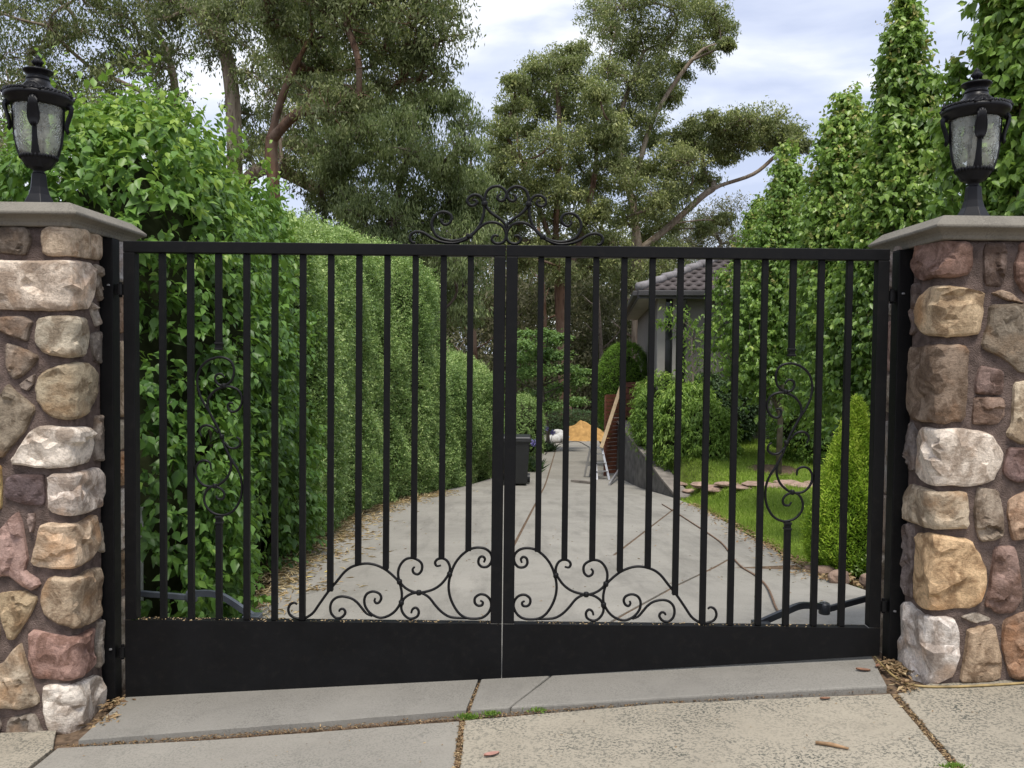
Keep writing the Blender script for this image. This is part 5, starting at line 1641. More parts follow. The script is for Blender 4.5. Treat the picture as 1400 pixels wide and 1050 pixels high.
hbox('corner_pier', 0.301, 0.47, -0.03, 0.018, -1.6, ZE - .12, M['trim'])
wn = hbox('window', 0.156, 0.299, 0.16, 0.2, 0.151, ZE - .12, M['fascia'])
hbox('pane', 0.172, 0.284, 0.15, 0.159, 0.19, ZE - .15, M['pane'], wn)
for (ua, ub) in ((3.2, 4.6), (8.0, 10.0)):
    w2 = hbox('window', ua, ub, -0.012, 0.018, .7, 2.0, M['fascia'])
    hbox('pane', ua + .06, ub - .06, -0.02, -0.013, .76, 1.94, M['pane'], w2)
    hbox('sill', ua - .05, ub + .05, -0.06, 0.017, .63, .698, M['trim'], w2)
OV = 0.42
MB().tube([hp(0.52, -.06, -.3), hp(0.52, -.06, 2.45), hp(0.52, -.34, 2.62)], .04, 8).build('downpipe', M['fascia'], house, True)
roof = MB()
tp_ = math.tan(R(23.5))
u0, u1, v0, v1 = -OV, HW + OV, -OV, HD + OV
hh_ = (v1 - v0) / 2
zr = ZE + hh_ * tp_
vs = [hp(u0, v0, ZE), hp(u1, v0, ZE), hp(u1, v1, ZE), hp(u0, v1, ZE), hp(u0 + hh_, v0 + hh_, zr), hp(u1 - hh_, v0 + hh_, zr)]
roof.add(vs, [(0, 1, 5, 4), (1, 2, 5), (2, 3, 4, 5), (3, 0, 4)])
ro = roof.build('roof', M['tile'], house)
so = MB(); so.add([hp(u0 + .02, v0 + .02, ZE - .115), hp(u1 - .02, v0 + .02, ZE - .115), hp(u1 - .02, v1, ZE - .115), hp(u0 + .02, v1, ZE - .115)], [(0, 3, 2, 1)]); so.build('soffit', M['soffit'], house)
for (a, b) in (((u0, v0), (u1, v0)), ((u0, v0), (u0, v1))):
    A_, B2 = hp(*a, ZE - .07), hp(*b, ZE - .07)
    MB().beam(A_, B2, 0.03, 0.17).build('fascia', M['fascia'], house)
    off = (Vector(hp(0, -1, 0)) - Vector(hp(0, 0, 0))) * .06 if a[1] == b[1] else (Vector(hp(-1, 0, 0)) - Vector(hp(0, 0, 0))) * .06
    MB().beam(Vector(A_) + off + Vector((0, 0, .02)), Vector(B2) + off + Vector((0, 0, .02)), 0.09, 0.10).build('gutter', M['fascia'], house, bevel=.01)
# tiles: curved pans in courses; those that show are single pieces, the rest one part
def tile_mesh():
    m = MB(); vs = []
    n = 9
    for (y, lift) in ((0, .030), (0.29, .006)):
        for i in range(n):
            f = i / (n - 1)
            vs.append((f * .21, y, lift + .016 * math.sin(f * 2 * math.pi) + .004))
    for i in range(n):
        f = i / (n - 1); vs.append((f * .21, 0.004, -.004 + .016 * math.sin(f * 2 * math.pi)))
    fs = [(i, i + 1, n + i + 1, n + i) for i in range(n - 1)] + [(2 * n + i, 2 * n + i + 1, i + 1, i) for i in range(n - 1)]
    m.add(vs, fs)
    me = m.mesh('tile', True); me.materials.append(M['tile']); return me
TM = tile_mesh()
sl = math.radians(23.5)
udir = Vector((*HU, 0)); sdir = (Vector((*HV, 0)) * math.cos(sl) + Vector((0, 0, 1)) * math.sin(sl)); ndir = udir.cross(sdir)
rest = MB()
tv = [v.co.copy() for v in TM.vertices]; tf_ = [tuple(p.vertices) for p in TM.polygons]
nrow = int((hh_ / math.cos(sl)) / .255)
cnt = 0
for r_i in range(nrow):
    s0 = r_i * .255
    du = s0 * math.cos(sl)
    ustart, uend = u0 + du, u1 - du
    k = 0
    u = ustart + (0.105 if r_i % 2 else 0.0)
    while u + .21 < uend:
        o0 = Vector(hp(u0, v0, ZE + .01)) + udir * (u - u0) + sdir * s0
        Mx = Matrix((udir, sdir, ndir)).transposed().to_4x4(); Mx.translation = o0
        if u < 3.6 and cnt < 290:
            ob = bpy.data.objects.new('tile', TM); col.objects.link(ob); ob.parent = ro
            ob.matrix_parent_inverse = Matrix(); ob.matrix_world = Mx; cnt += 1
        else:
            rest.add([Mx @ v for v in tv], tf_)
        u += .21
tag(rest.build('tile_courses', M['tile'], ro, True), kind='stuff')
hip0, hip1 = Vector(hp(u0, v0, ZE + .04)), Vector(hp(u0 + hh_, v0 + hh_, zr + .05))
hd = (hip1 - hip0); hl = hd.length; hd.normalize()
nt_ = int(hl / .40)
for k in range(nt_):
    a = hip0 + hd * (k * .40); b = a + hd * .43
    m = MB(); m.tube([a + Vector((0, 0, .035)), b + Vector((0, 0, .01))], [.095, .08], 10); m.build('ridge_tile', M['ridgetile'], ro, True)
ra_, rb_ = Vector(hp(u0 + hh_, v0 + hh_, zr + .03)), Vector(hp(u1 - hh_, v0 + hh_, zr + .03))
nk = int((rb_ - ra_).length / .4)
for k in range(nk):
    d_ = (rb_ - ra_).normalized(); a = ra_ + d_ * k * .4; b = a + d_ * .43
    MB().tube([a + Vector((0, 0, .03)), b], [.10, .085], 10).build('ridge_tile', M['ridgetile'], ro, True)

# ------------------------------------------------------------------ retaining wall, side gate, things on the driveway
def surf(px, py, zf, y0=3.2, y1=60):
    """where a pixel's ray meets a surface z = zf(x, y)"""
    d = ray(px, py)
    prev = None
    for Y in np.arange(y0, y1, .05):
        p = CAM + d * (Y / d[1])
        g_ = p[2] - float(zf(p[0], p[1]))
        if g_ < 0:
            if prev is not None:
                t_ = prev[1] / (prev[1] - g_ + 1e-9)
                p = prev[0] + (p - prev[0]) * t_
            return p
        prev = (p, g_)
    return prev[0]
zdr = lambda x, y: zdrive(y) + zcross(x, y)

rw = empty('retaining_wall', (2.7, 17, float(zdrive(17)))); tag(rw, 'dark grey retaining wall stepping up from the driveway under the bushy shrub', 'wall')
ysw = np.linspace(14.25, 23.0, 16)
def wtop(y): return float(np.interp(y, [14.25, 15.2, 16.6, 19.5, 23], [-0.92, -0.80, -0.52, -0.10, 0.0]))
for a, b in zip(ysw[:-1], ysw[1:]):
    m = MB()
    xa, xb = float(xr(a)) + .0, float(xr(b)) + .0
    za, zb_ = float(zdrive(a)) - .25, float(zdrive(b)) - .25
    b2 = b - .012
    m.add([(xa, a, za), (xa + .2, a, za), (xb + .2, b2, zb_), (xb, b2, zb_), (xa + .03, a, wtop(a)), (xa + .2, a, wtop(a)), (xb + .2, b2, wtop(b)), (xb + .03, b2, wtop(b))],
          [(0, 3, 2, 1), (4, 5, 6, 7), (0, 1, 5, 4), (1, 2, 6, 5), (2, 3, 7, 6), (3, 0, 4, 7)])
    m.build('panel', M['wallblock'], rw, bevel=.008)
    m = MB()
    m.beam((xa + .13, a, wtop(a) + .028), (xb + .13, b2, wtop(b) + .028), .27, .05); m.build('coping', M['wallcap'], rw, bevel=.008)

YS = 19.6
sg = empty('side_gate', (2.3, YS, float(zdrive(YS)))); tag(sg, 'red-brown slatted timber gate standing open against the retaining wall', 'side gate')
pa = at(827, 655, YS); pb = at(853, 655, 19.9)
zb_, zt_ = float(zdrive(YS)) + .04, float(at(830, 539, YS)[2])
ns = 20
for k in range(ns):
    z = zb_ + (zt_ - zb_) * (k + .5) / ns
    MB().beam((pa[0], YS, z), (pb[0], 19.95, z), .02, (zt_ - zb_) / ns - .014).build('slat', M['slat'], sg)
for q, yy_ in ((pa, YS + .04), (pb, 19.99)):
    MB().beam((q[0] + .0, yy_, zb_ - .04), (q[0], yy_, zt_ - .03), .06, .05, up=(0, 1, 0)).build('stile', M['slat'], sg)
sf = empty('slat_fence', (3.0, 21, 0)); tag(sf, 'brown horizontal-board fence seen above the bushy shrub', 'fence')
for k in range(6):
    a, b = at(852, 526, 21.2), at(890, 526, 21.2)
    z = float(a[2]) - k * .15
    MB().box((float(a[0]), 21.18, z - .065), (float(b[0]) + .4, 21.2, z + .065)).build('board', M['slat'], sf)

# step ladder
lad = empty('step_ladder', (2.0, 19.0, float(zdrive(19)))); tag(lad, 'small aluminium step ladder standing in front of the slatted gate', 'ladder')
YL = 19.0
def lp(px, py, Y=YL): return tuple(at(px, py, Y))
zg = float(zdrive(YL))
def foot(p): return (p[0], p[1], zg)
f1, f2 = foot(lp(833, 662, 18.8)), foot(lp(816, 662, 18.75))
t1, t2 = lp(823, 613, 19.05), lp(813, 613, 19.05)
b1, b2 = foot(lp(806, 657, 19.35)), foot(lp(799, 657, 19.3))
u1_, u2_ = lp(814, 613, 19.12), lp(807, 613, 19.12)
for a, b in ((f1, t1), (f2, t2), (b1, u1_), (b2, u2_)):
    MB().beam(a, b, .045, .022, up=(0, 1, 0)).build('rail', M['alu'], lad)
for k in (.28, .55, .82):
    a = tuple(np.array(f1) * (1 - k) + np.array(t1) * k); b = tuple(np.array(f2) * (1 - k) + np.array(t2) * k)
    MB().beam(a, b, .09, .02).build('step', M['alu'], lad)
MB().box((min(t1[0], u2_[0]) - .02, 18.98, t1[2] - .01), (max(t1[0], u1_[0]) + .02, 19.2, t1[2] + .025)).build('top_step', M['alu'], lad)
MB().beam(tuple(np.array(b1) * .6 + np.array(u1_) * .4), tuple(np.array(b2) * .6 + np.array(u2_) * .4), .03, .02).build('brace', M['alu'], lad)
bd = MB(); bd.beam(lp(822, 612, 18.98), lp(852, 519, 19.5), .075, .025, up=(0, 1, 0))
tag(bd.build('timber_board', M['timber']), 'long pale timber board leaning from the step ladder to the slatted gate', 'board')
bd = MB(); bd.beam(lp(825, 610, 19.1), lp(837, 568, 19.45), .03, .03, up=(0, 1, 0))
tag(bd.build('timber_batten', M['timberorange']), 'short orange-stained batten propped behind the pale board', 'batten')
a = surf(783, 659, zdr); b = surf(811, 662, zdr)
tag(MB().beam((a[0], a[1], a[2] + .03), (b[0], b[1], b[2] + .03), .12, .05).build('timber_offcut', M['wallcap'], None), 'grey timber offcut lying flat at the foot of the ladder', 'plank')
ag = MB(); ag.beam(tuple(surf(833, 664, zdr) + np.array((0, 0, .02))), lp(848, 640, 19.2), .05, .04, up=(0, 1, 0))
tag(ag.build('metal_bar', M['alu']), 'grey metal bar leaning on the slatted gate beside the ladder', 'bar')

# wheelie bin
bx_ = float(at(705, 640, 17.4)[0]); bz = float(zdrive(17.4))
wb = empty('wheelie_bin', (bx_, 17.4, bz)); tag(wb, 'black plastic wheelie bin at the end of the low clipped hedge', 'bin')
def taper(name, hw0, hw1, hd0, hd1, z0, z1, mat, yo=0, bev=.02):
    vs = [(bx_ + sx * hw, 17.4 + yo + sy * hd_, bz + z) for (hw, hd_, z) in ((hw0, hd0, z0), (hw1, hd1, z1)) for sx, sy in ((-1, -1), (1, -1), (1, 1), (-1, 1))]
    return MB().add(vs, [(0, 3, 2, 1), (4, 5, 6, 7), (0, 1, 5, 4), (1, 2, 6, 5), (2, 3, 7, 6), (3, 0, 4, 7)]).build(name, mat, wb, bevel=bev)
taper('body', .23, .28, .25, .31, .05, .94, M['bin'])
taper('rim', .305, .305, .335, .335, .90, .945, M['bin'], 0, .01)
taper('lid', .315, .29, .345, .32, .95, 1.01, M['bin'], 0, .02)
MB().tube([(bx_ - .24, 17.76, bz + .95), (bx_ - .24, 17.82, bz + .97), (bx_ + .24, 17.82, bz + .97), (bx_ + .24, 17.76, bz + .95)], .016, 8).build('handle', M['bin'], wb)
for s_ in (-1, 1):
    m = MB(); m.tube([(bx_ + s_ * .24, 17.68, bz + .1), (bx_ + s_ * .30, 17.68, bz + .1)], .1, 16); m.build('wheel', M['bin'], wb)

# sand heap and bags at the far end of the drive
sc_ = at(797, 604, 33.0); zs_ = float(zdrive(33))
m = MB(); vs = []; nr_, na_ = 12, 30
for i in range(nr_ + 1):
    for j in range(na_):
        a = 2 * math.pi * j / na_; r = i / nr_
        wob = 1 + .14 * math.sin(a * 3 + 1) + .08 * math.sin(a * 7)
        x = sc_[0] + 1.15 * r * wob * math.cos(a); y = 33.4 + .9 * r * wob * math.sin(a)
        h = .74 * (1 - r ** 1.15) * (1 + .45 * mnoise.noise(Vector((x * 2, y * 2, 1)))) + .09 * mnoise.noise(Vector((x * 5, y * 5, 4)))
        vs.append((x, y, zs_ - .03 + max(0, h)))
fs = [(i * na_ + j, i * na_ + (j + 1) % na_, (i + 1) * na_ + (j + 1) % na_, (i + 1) * na_ + j) for i in range(nr_) for j in range(na_)]
m.add(vs, fs)
tag(m.build('sand_heap', M['sand'], None, True), 'heap of orange-yellow sand dumped at the end of the driveway', 'sand heap')
for i, (px, py, s_, lab) in enumerate([(757, 603, .24, 'crumpled white bag on the ground behind the purple flowers'), (768, 601, .25, 'white bag slumped against the sand heap'), (763, 594, .20, 'white bag lying on top of the other two bags')]):
    c = at(px, py, 31.5 + i * .2)
    m = MB(); vs = []
    nu, nv = 14, 9
    for a_ in range(nv + 1):
        th = math.pi * a_ / nv
        for b_ in range(nu):
            ph = 2 * math.pi * b_ / nu
            d = np.array((math.sin(th) * math.cos(ph), math.sin(th) * math.sin(ph), math.cos(th)))
            k = (np.sum(np.abs(d / np.array((1.1, .8, .72))) ** 2.6)) ** (-1 / 2.6) * (1 + .34 * mnoise.noise(Vector(d * 2.2) + Vector((i * 9, 0, 0))))
            vs.append((c[0] + s_ * d[0] * k, c[1] + s_ * d[1] * k, c[2] + s_ * .25 + s_ * d[2] * k))
    fs = [(a_ * nu + b_, (a_ + 1) * nu + b_, (a_ + 1) * nu + (b_ + 1) % nu, a_ * nu + (b_ + 1) % nu) for a_ in range(nv) for b_ in range(nu)]
    m.add(vs, fs); tag(m.build('bag', M['bag'], None, True), lab, 'bag', 'bags at the sand heap')

# ------------------------------------------------------------------ garden shrubs
def sh_px(px, py, Y): return tuple(float(v) for v in at(px, py, Y))
c = sh_px(915, 590, 16.2); c2 = sh_px(950, 600, 15.4); c3 = sh_px(885, 575, 17.4)
shrub('bushy_shrub', 'bushy light green narrow-leaved shrub spilling over the retaining wall', 'shrub',
      [((c[0] + .32, 16.2, c[2] + .02), (.55, .6, .86), 2.4), ((c2[0] + .22, 15.6, c2[2] - .02), (.45, .45, .72), 2.4), ((c3[0] + .34, 17.6, c3[2] + .08), (.5, .6, .8), 2.4)], M['shrub'], 3800, .13, .036, 'fold', 7, .2, 1.1, .7, 61, lump=.1, tint0=.35)
c = sh_px(852, 535, 22.0)
shrub('rounded_topiary', 'tall round-headed clipped conifer behind the slatted gate', 'conifer', [((c[0], 22.0, c[2]), (.66, .66, 1.25), 2.3)], M['topiary'], 9000, .06, .02, 'fold', 5, .08, -.1, .8, 62, tint0=.15, lump=.05, jit=.4)
c = sh_px(722, 585, 23.0)
shrub('loose_shrub', 'loose grey-green shrub behind the wheelie bin', 'shrub', [((c[0] - .12, 23.0, c[2] - .1), (.5, .7, .95), 2.4)], M['pitto'], 3600, .055, .03, 'fold', 5, .12, .3, .4, 63)
c = sh_px(785, 575, 37.0)
shrub('low_dark_hedge', 'low dark green hedge across the end of the driveway', 'hedge', [((c[0] - .3, 37.0, c[2] - .35), (2.0, .6, .75), 5.0)], M['shrubdark'], 5200, .07, .04, 'fold', 5, .1, .2, .4, 64)
# pale green maple with layered branches
mp_ = empty('maple_tree', sh_px(757, 600, 27)); tag(mp_, 'pale green layered small tree beyond the wheelie bin', 'tree')
tz = float(zdrive(27)) - .1; tx = float(at(757, 600, 27)[0]) - .15
MB().tube([(tx, 27, tz), (tx - .05, 27, tz + .8), (tx - .2, 27, tz + 1.9), (tx - .3, 27, tz + 3.2)], [.07, .055, .04, .015], 8).build('trunk', M['barkgrey'], mp_, True)
cl = Cloud(); lm = MB(); r_ = np.random.default_rng(65)
for (px, py, rp) in [(715,470,16),(735,480,18),(755,465,15),(745,505,20),(720,510,20),(775,505,16),(790,520,14),(765,530,18),(735,540,20),(705,545,20),(785,548,14),(710,490,16),(760,485,16),(800,508,8),(770,460,8),(720,455,10),(745,455,10),(690,520,16),(752,555,14)]:
    Y = 27 + r_.uniform(-1.0, 1.0); c = at(px, py, Y); rr = rp / FPX * 27 * 1.15
    lm.tube([(tx - .15, 27, min(tz + 2.8, max(tz + .8, c[2] - .4))), tuple((np.array((tx, 27, c[2] - .3)) + c) / 2), tuple(c)], [.025, .016, .006], 5)
    n = 620
    P = c + r_.normal(size=(n, 3)) * rr * np.array((.55, .55, .2))
    D = unit(r_.normal(size=(n, 3)) * np.array((1, 1, .35)) + np.array((0, 0, -.3)))
    cl.add(*leaves(P, D, unit(np.array((0, 0, 1.0)) + .4 * r_.normal(size=(n, 3))), .10, .07, 'fold', .35 + .2 * r_.normal(size=n) + .12 * r_.normal()))
cl.build('crown', M['maple'], mp_); lm.build('limbs', M['barkgrey'], mp_, True)
# agapanthus clumps
for (px, py, Y, lab) in [(743, 606, 27.0, 'purple agapanthus clump in front of the white bags'), (722, 604, 20.6, 'purple agapanthus clump just behind the wheelie bin')]:
    b = at(px, py, Y); zb_ = float(zdrive(Y)) - .02
    t = empty('agapanthus', (float(b[0]), Y, zb_)); tag(t, lab, 'flowers', 'agapanthus clumps')
    r_ = np.random.default_rng(int(px)); n = 160
    P = np.array((b[0], Y, zb_)) + r_.normal(size=(n, 3)) * np.array((.14, .14, .01))
    D = unit(r_.normal(size=(n, 3)) * np.array((.7, .7, .1)) + np.array((0, 0, .8)))
    cl = Cloud(); cl.add(*leaves(P, D, unit(r_.normal(size=(n, 3))), .42, .035, 'fold', .3 + .2 * r_.normal(size=n))); cl.build('foliage', M['shrubdark'], t)
    for k in range(7):
        a = r_.uniform(0, 6.28); q = np.array((b[0] + .2 * math.cos(a) * r_.random(), Y + .2 * math.sin(a), zb_)); e_ = q + np.array((.15 * math.cos(a), .15 * math.sin(a), .55 + .25 * r_.random()))
        MB().tube([q, e_], .008, 5).build('stalk', M['shrubdark'], t)
        cl = Cloud(); n2 = 60; d = unit(r_.normal(size=(n2, 3))); cl.add(*leaves(e_ + d * .02, d, unit(r_.normal(size=(n2, 3))), .09, .035, 'fold', r_.random(n2))); cl.build('flower_head', M['purple'], t)
# dark shrubs and young tree against the house
c = sh_px(1000, 560, 17.0)
shrub('dark_shrub', 'dark green shrub at the foot of the house wall', 'shrub', [((c[0], 17.0, c[2]), (.55, .5, .55), 2.4)], M['shrubdark'], 1600, .08, .04, 'fold', 6, .13, .5, .4, 66)
c = sh_px(966, 545, 17.1)
shrub('dark_shrub', 'dark shrub under the young tree by the house wall', 'shrub', [((c[0], 17.05, c[2] + .0), (.4, .35, .5), 2.4)], M['shrubdark'], 1100, .08, .04, 'fold', 6, .13, .5, .4, 67)
c = sh_px(1060, 582, 17.5)
shrub('silver_shrub', 'silvery grey-green low shrub behind the lawn', 'shrub', [((c[0], 17.6, c[2]), (.55, .4, .4), 2.4)], M['silver'], 1500, .06, .02, 'fold', 6, .12, .2, .6, 68)
c = sh_px(1120, 585, 15.0)
shrub('garden_shrub', 'mid-green garden shrub behind the lime conifer and lawn', 'shrub', [((c[0], 15.2, c[2]), (.75, .6, .6), 2.4), ((c[0] + 1.1, 14.6, c[2]), (.8, .6, .7), 2.4)], M['shrub'], 2600, .08, .04, 'fold', 6, .14, .5, .4, 69, tint0=.2)
c = sh_px(1180, 790, 6.5)
shrub('flowering_herb', 'small pale yellow-green flowering plant among the garden rocks', 'plant', [((c[0] + .05, 6.45, c[2] + .02), (.13, .12, .12), 2.2)], M['pitto'], 260, .03, .014, 'fold', 5, .07, .1, .6, 70, core=False, tint0=.6)
yt = empty('young_tree', sh_px(946, 568, 16.4)); tag(yt, 'thin-stemmed young tree with drooping leaves before the house corner', 'tree')
xb_, zb_ = float(at(946, 560, 16.4)[0]), float(zland(at(946, 560, 16.4)[0], 16.4))
MB().tube([(xb_, 16.4, zb_ - .05), (xb_ + .02, 16.4, zb_ + 1.0), (xb_ - .03, 16.4, zb_ + 2.1)], [.03, .024, .01], 8).build('trunk', M['barkgrey'], yt, True)
cl = Cloud(); r_ = np.random.default_rng(71); lm = MB()
for (px, py, rp) in [(950,445,12),(965,460,14),(942,470,14),(955,490,16),(935,500,12),(968,490,12),(945,520,14),(962,520,12),(915,425,9),(905,442,8),(922,440,9),(935,430,10),(975,440,10),(930,455,10),(955,540,10)]:
    c = at(px, py, 16.4 + r_.uniform(-.35, .35)); rr = rp / FPX * 16.4
    lm.tube([(xb_, 16.4, max(zb_ + .6, c[2] - .35)), tuple(c)], [.012, .005], 5)
    n = 45
    P = c + r_.normal(size=(n, 3)) * rr * .5; D = unit(r_.normal(size=(n, 3)) + np.array((0, 0, -1.2)))
    cl.add(*leaves(P, D, unit(r_.normal(size=(n, 3)) + np.array((0, 0, .8))), .11, .038, 'fold', .4 + .25 * r_.normal(size=n)))
cl.build('crown', M['shrub'], yt); lm.build('limbs', M['barkgrey'], yt)

# ------------------------------------------------------------------ stones, rocks, litter, grass
def rock(name, c, r, mat, label, cat, group, seed, flat=1.0, rz=0):
    m = MB(); vs = []; nu, nv = 12, 7
    for a_ in range(nv + 1):
        th = math.pi * a_ / nv
        for b_ in range(nu):
            ph = 2 * math.pi * b_ / nu
            d = np.array((math.sin(th) * math.cos(ph), math.sin(th) * math.sin(ph), math.cos(th)))
            k = (np.sum(np.abs(d) ** 3.2)) ** (-1 / 3.2) * (1 + .22 * mnoise.noise(Vector(d * 1.9) + Vector((seed * 5.3, 0, 0))))
            q = d * k * np.array(r)
            vs.append((c[0] + q[0] * math.cos(rz) - q[1] * math.sin(rz), c[1] + q[0] * math.sin(rz) + q[1] * math.cos(rz), c[2] + q[2]))
    fs = [(a_ * nu + b_, (a_ + 1) * nu + b_, (a_ + 1) * nu + (b_ + 1) % nu, a_ * nu + (b_ + 1) % nu) for a_ in range(nv) for b_ in range(nu)]
    m.add(vs, fs); o = m.build(name, mat, None, False)
    md = o.modifiers.new('bevel', 'BEVEL'); md.width = .006; md.segments = 1; md.limit_method = 'ANGLE'
    tag(o, label, cat, group); return o
zl_ = lambda x, y: float(zland(x, y))
EDGE = [(922, 672, .16), (934, 662, .2), (946, 672, .17), (962, 664, .22), (978, 669, .19), (996, 663, .22), (1016, 667, .2), (1036, 663, .22), (1056, 666, .2), (1076, 662, .2), (1096, 665, .19), (1114, 661, .18)]
for i, (px, py, w2) in enumerate(EDGE):
    p = surf(px, py, zland)
    lab = 'first pinkish edging stone at the foot of the retaining wall' if i == 0 else 'flat pinkish edging stone in the row across the lawn'
    rock('edging_stone', (p[0], p[1], p[2] + .012), (w2, .17 + .05 * math.sin(i * 2.1), .038 + .012 * math.sin(i * 5)), M['edging'], lab, 'stone', 'edging stones across the lawn', i + 3, rz=.5 * math.sin(i * 7))
for i, (px, py, r, lab) in enumerate([(1128, 787, (.07, .06, .05), 'small brown rock at the foot of the lime conifer'), (1146, 796, (.09, .07, .055), 'flat brown rock in front of the lime conifer'),
                                 (1172, 776, (.11, .08, .075), 'largest squarish brown rock beside the lime conifer'), (1190, 800, (.07, .06, .05), 'brown rock below the small flowering plant'), (1108, 782, (.05, .045, .035), 'small rock at the corner of the lawn')]):
    p = surf(px, py, zland)
    rock('garden_rock', (p[0], p[1], p[2] + r[2] * .55), r, M['rock'], lab, 'rock', 'rocks round the lime conifer', i + 20, rz=i)
p = surf(1058, 642, zland)
m = MB()
vs = [(p[0], p[1], zl_(p[0], p[1]) + .012)]
for j in range(26):
    a = 2 * math.pi * j / 26; r = .42 * (1 + .08 * math.sin(3 * a))
    x, y = p[0] + r * math.cos(a), p[1] + r * math.sin(a); vs.append((x, y, zl_(x, y) + .008))
m.add(vs, [(0, 1 + j, 1 + (j + 1) % 26) for j in range(26)])
tag(m.build('mulch_ring', M['jointdirt'], None), kind='structure')

# grass blades
n = 175000
Y = 6.7 + 12.5 * rng.random(n) ** 1.35
X = xr(Y) + .03 + (4.6 + .14 * Y) * rng.random(n) ** 1.35
k = ((X > xr(Y) + .03 + .06 * np.abs(snoise(np.stack([X, Y, 0 * X], 1), 6, 3))) & ((X - p[0]) ** 2 + (Y - p[1]) ** 2 > .36 ** 2) & ((X > 3.15) | (Y > 7.3 - .25 * (X - 2.4))))
X, Y = X[k], Y[k]; n = len(X)
P = np.stack([X, Y, zland(X, Y) - .012], 1)
D = unit(rng.normal(size=(n, 3)) * .45 + np.array((0, 0, 1.0)))
tn = .42 + .2 * snoise(P, 2.2, 9) + .18 * rng.normal(size=n)
cl = Cloud(); cl.add(*leaves(P, D, unit(rng.normal(size=(n, 3))), (.045 + .035 * rng.random(n)), .006 + .00055 * Y, 'blade', tn))
tag(cl.build('grass', M['grass']), 'short bright green lawn grass beside the driveway', 'grass', kind='stuff')

# dry litter: along the hedge foot, the lawn's edge and in the joints
cl = Cloud()
def scatter(P, L, W, tint):
    n = len(P)
    D = unit(rng.normal(size=(n, 3)) * np.array((1, 1, .16)))
    cl.add(*leaves(P, D, unit(np.array((0, 0, 1.0)) + .35 * rng.normal(size=(n, 3))), L * (.5 + rng.random(n)), W * (.6 + .8 * rng.random(n)), 'fold', tint + .25 * rng.normal(size=n)))
n = 5200
Y = 4.5 + 11 * rng.random(n); X = xl(Y) - .12 + .34 * np.abs(rng.normal(size=n)) * .7 * (.5 + .5 * np.sin(Y * 2.3) ** 2 + .2)
scatter(np.stack([X, Y, zdr(X, Y) + .006 + .012 * rng.random(n)], 1), .085, .010, .85)
n = 1500
Y = 6.2 + 7 * rng.random(n) ** 1.5; X = xr(Y) + .05 - .13 * np.abs(rng.normal(size=n)) + .12 * rng.random(n)
scatter(np.stack([X, Y, zdr(X, Y) + .01 + .012 * rng.random(n)], 1), .04, .02, .35)
n = 500
X = 2.3 + .35 * rng.random(n); Y = 6.2 + .7 * rng.random(n)
scatter(np.stack([X, Y, zland(X, Y) - .05 + .02 * rng.random(n)], 1), .05, .02, .4)
n = 1500                                             # joint in front of the threshold
f = rng.random(n); pxs = 80 + (1215 - 80) * f
fy = np.interp(pxs, [75, 300, 632, 900, 1213], [1018, 1004, 978, 957, 939])
PP = np.array([gr_pt(a, b) for a, b in zip(pxs, fy)])
PP = PP + rng.normal(size=PP.shape) * np.array((.004, .006))
scatter(np.stack([PP[:, 0], PP[:, 1], zroad(PP[:, 0]) - .012 + .008 * rng.random(n)], 1), .015, .005, .15)
for (a, b, k) in ((gr_pt(632, 985), gr_pt(625, 1052), 320), (ra, rb, 420), (gr_pt(638, 975, TL), gr_pt(657, 925, TL), 160)):
    f = rng.random(k); PP = np.array(a)[None] + (np.array(b) - np.array(a))[None] * f[:, None] + rng.normal(size=(k, 2)) * .005
    scatter(np.stack([PP[:, 0], PP[:, 1], zroad(PP[:, 0]) - .004 + .008 * rng.random(k)], 1), .015, .006, .3)
for (px, py, k, sp) in ((1226, 912, 200, .035), (1240, 936, 60, .02), (145, 985, 110, .025), (160, 960, 90, .025)):
    q = gr_pt(px, py, .01); PP = np.array(q)[None] + rng.normal(size=(k, 2)) * np.array((sp, sp * 1.5))
    scatter(np.stack([PP[:, 0], PP[:, 1], zroad(PP[:, 0]) + .002 + .015 * rng.random(k)], 1), .03, .012, .35)
n = 260                                              # stray bits on the drive and crossover
Y = 4.4 + 6 * rng.random(n); X = -1.7 + 4 * rng.random(n)
scatter(np.stack([X, Y, zdr(X, Y) + .004], 1), .025, .008, .3)
n = 120
X = -2 + 4.4 * rng.random(n); Y = 3.0 + .55 * rng.random(n)
scatter(np.stack([X, Y, zroad(X) + .003], 1), .010, .004, .25)
tag(cl.build('dry_litter', M['litter']), 'dry straw and leaf litter along the driveway edges and in the joints', 'litter', kind='stuff')
# moss tufts in the joint crossing
cl = Cloud()
for (px, py, k) in ((640, 978, 260), (672, 974, 120), (1304, 1046, 200), (735, 969, 60)):
    q = gr_pt(px, py, .005); P = np.array((q[0], q[1], zroad(q[0]) - .005)) + rng.normal(size=(k, 3)) * np.array((.018, .006, .002))
    cl.add(*leaves(P, unit(rng.normal(size=(k, 3)) * .6 + np.array((0, 0, .9))), unit(rng.normal(size=(k, 3))), .018, .005, 'fold', .3 + .3 * rng.random(k)))
tag(cl.build('moss', M['shrub']), 'small green weeds growing in the concrete joints', 'weeds', kind='stuff')

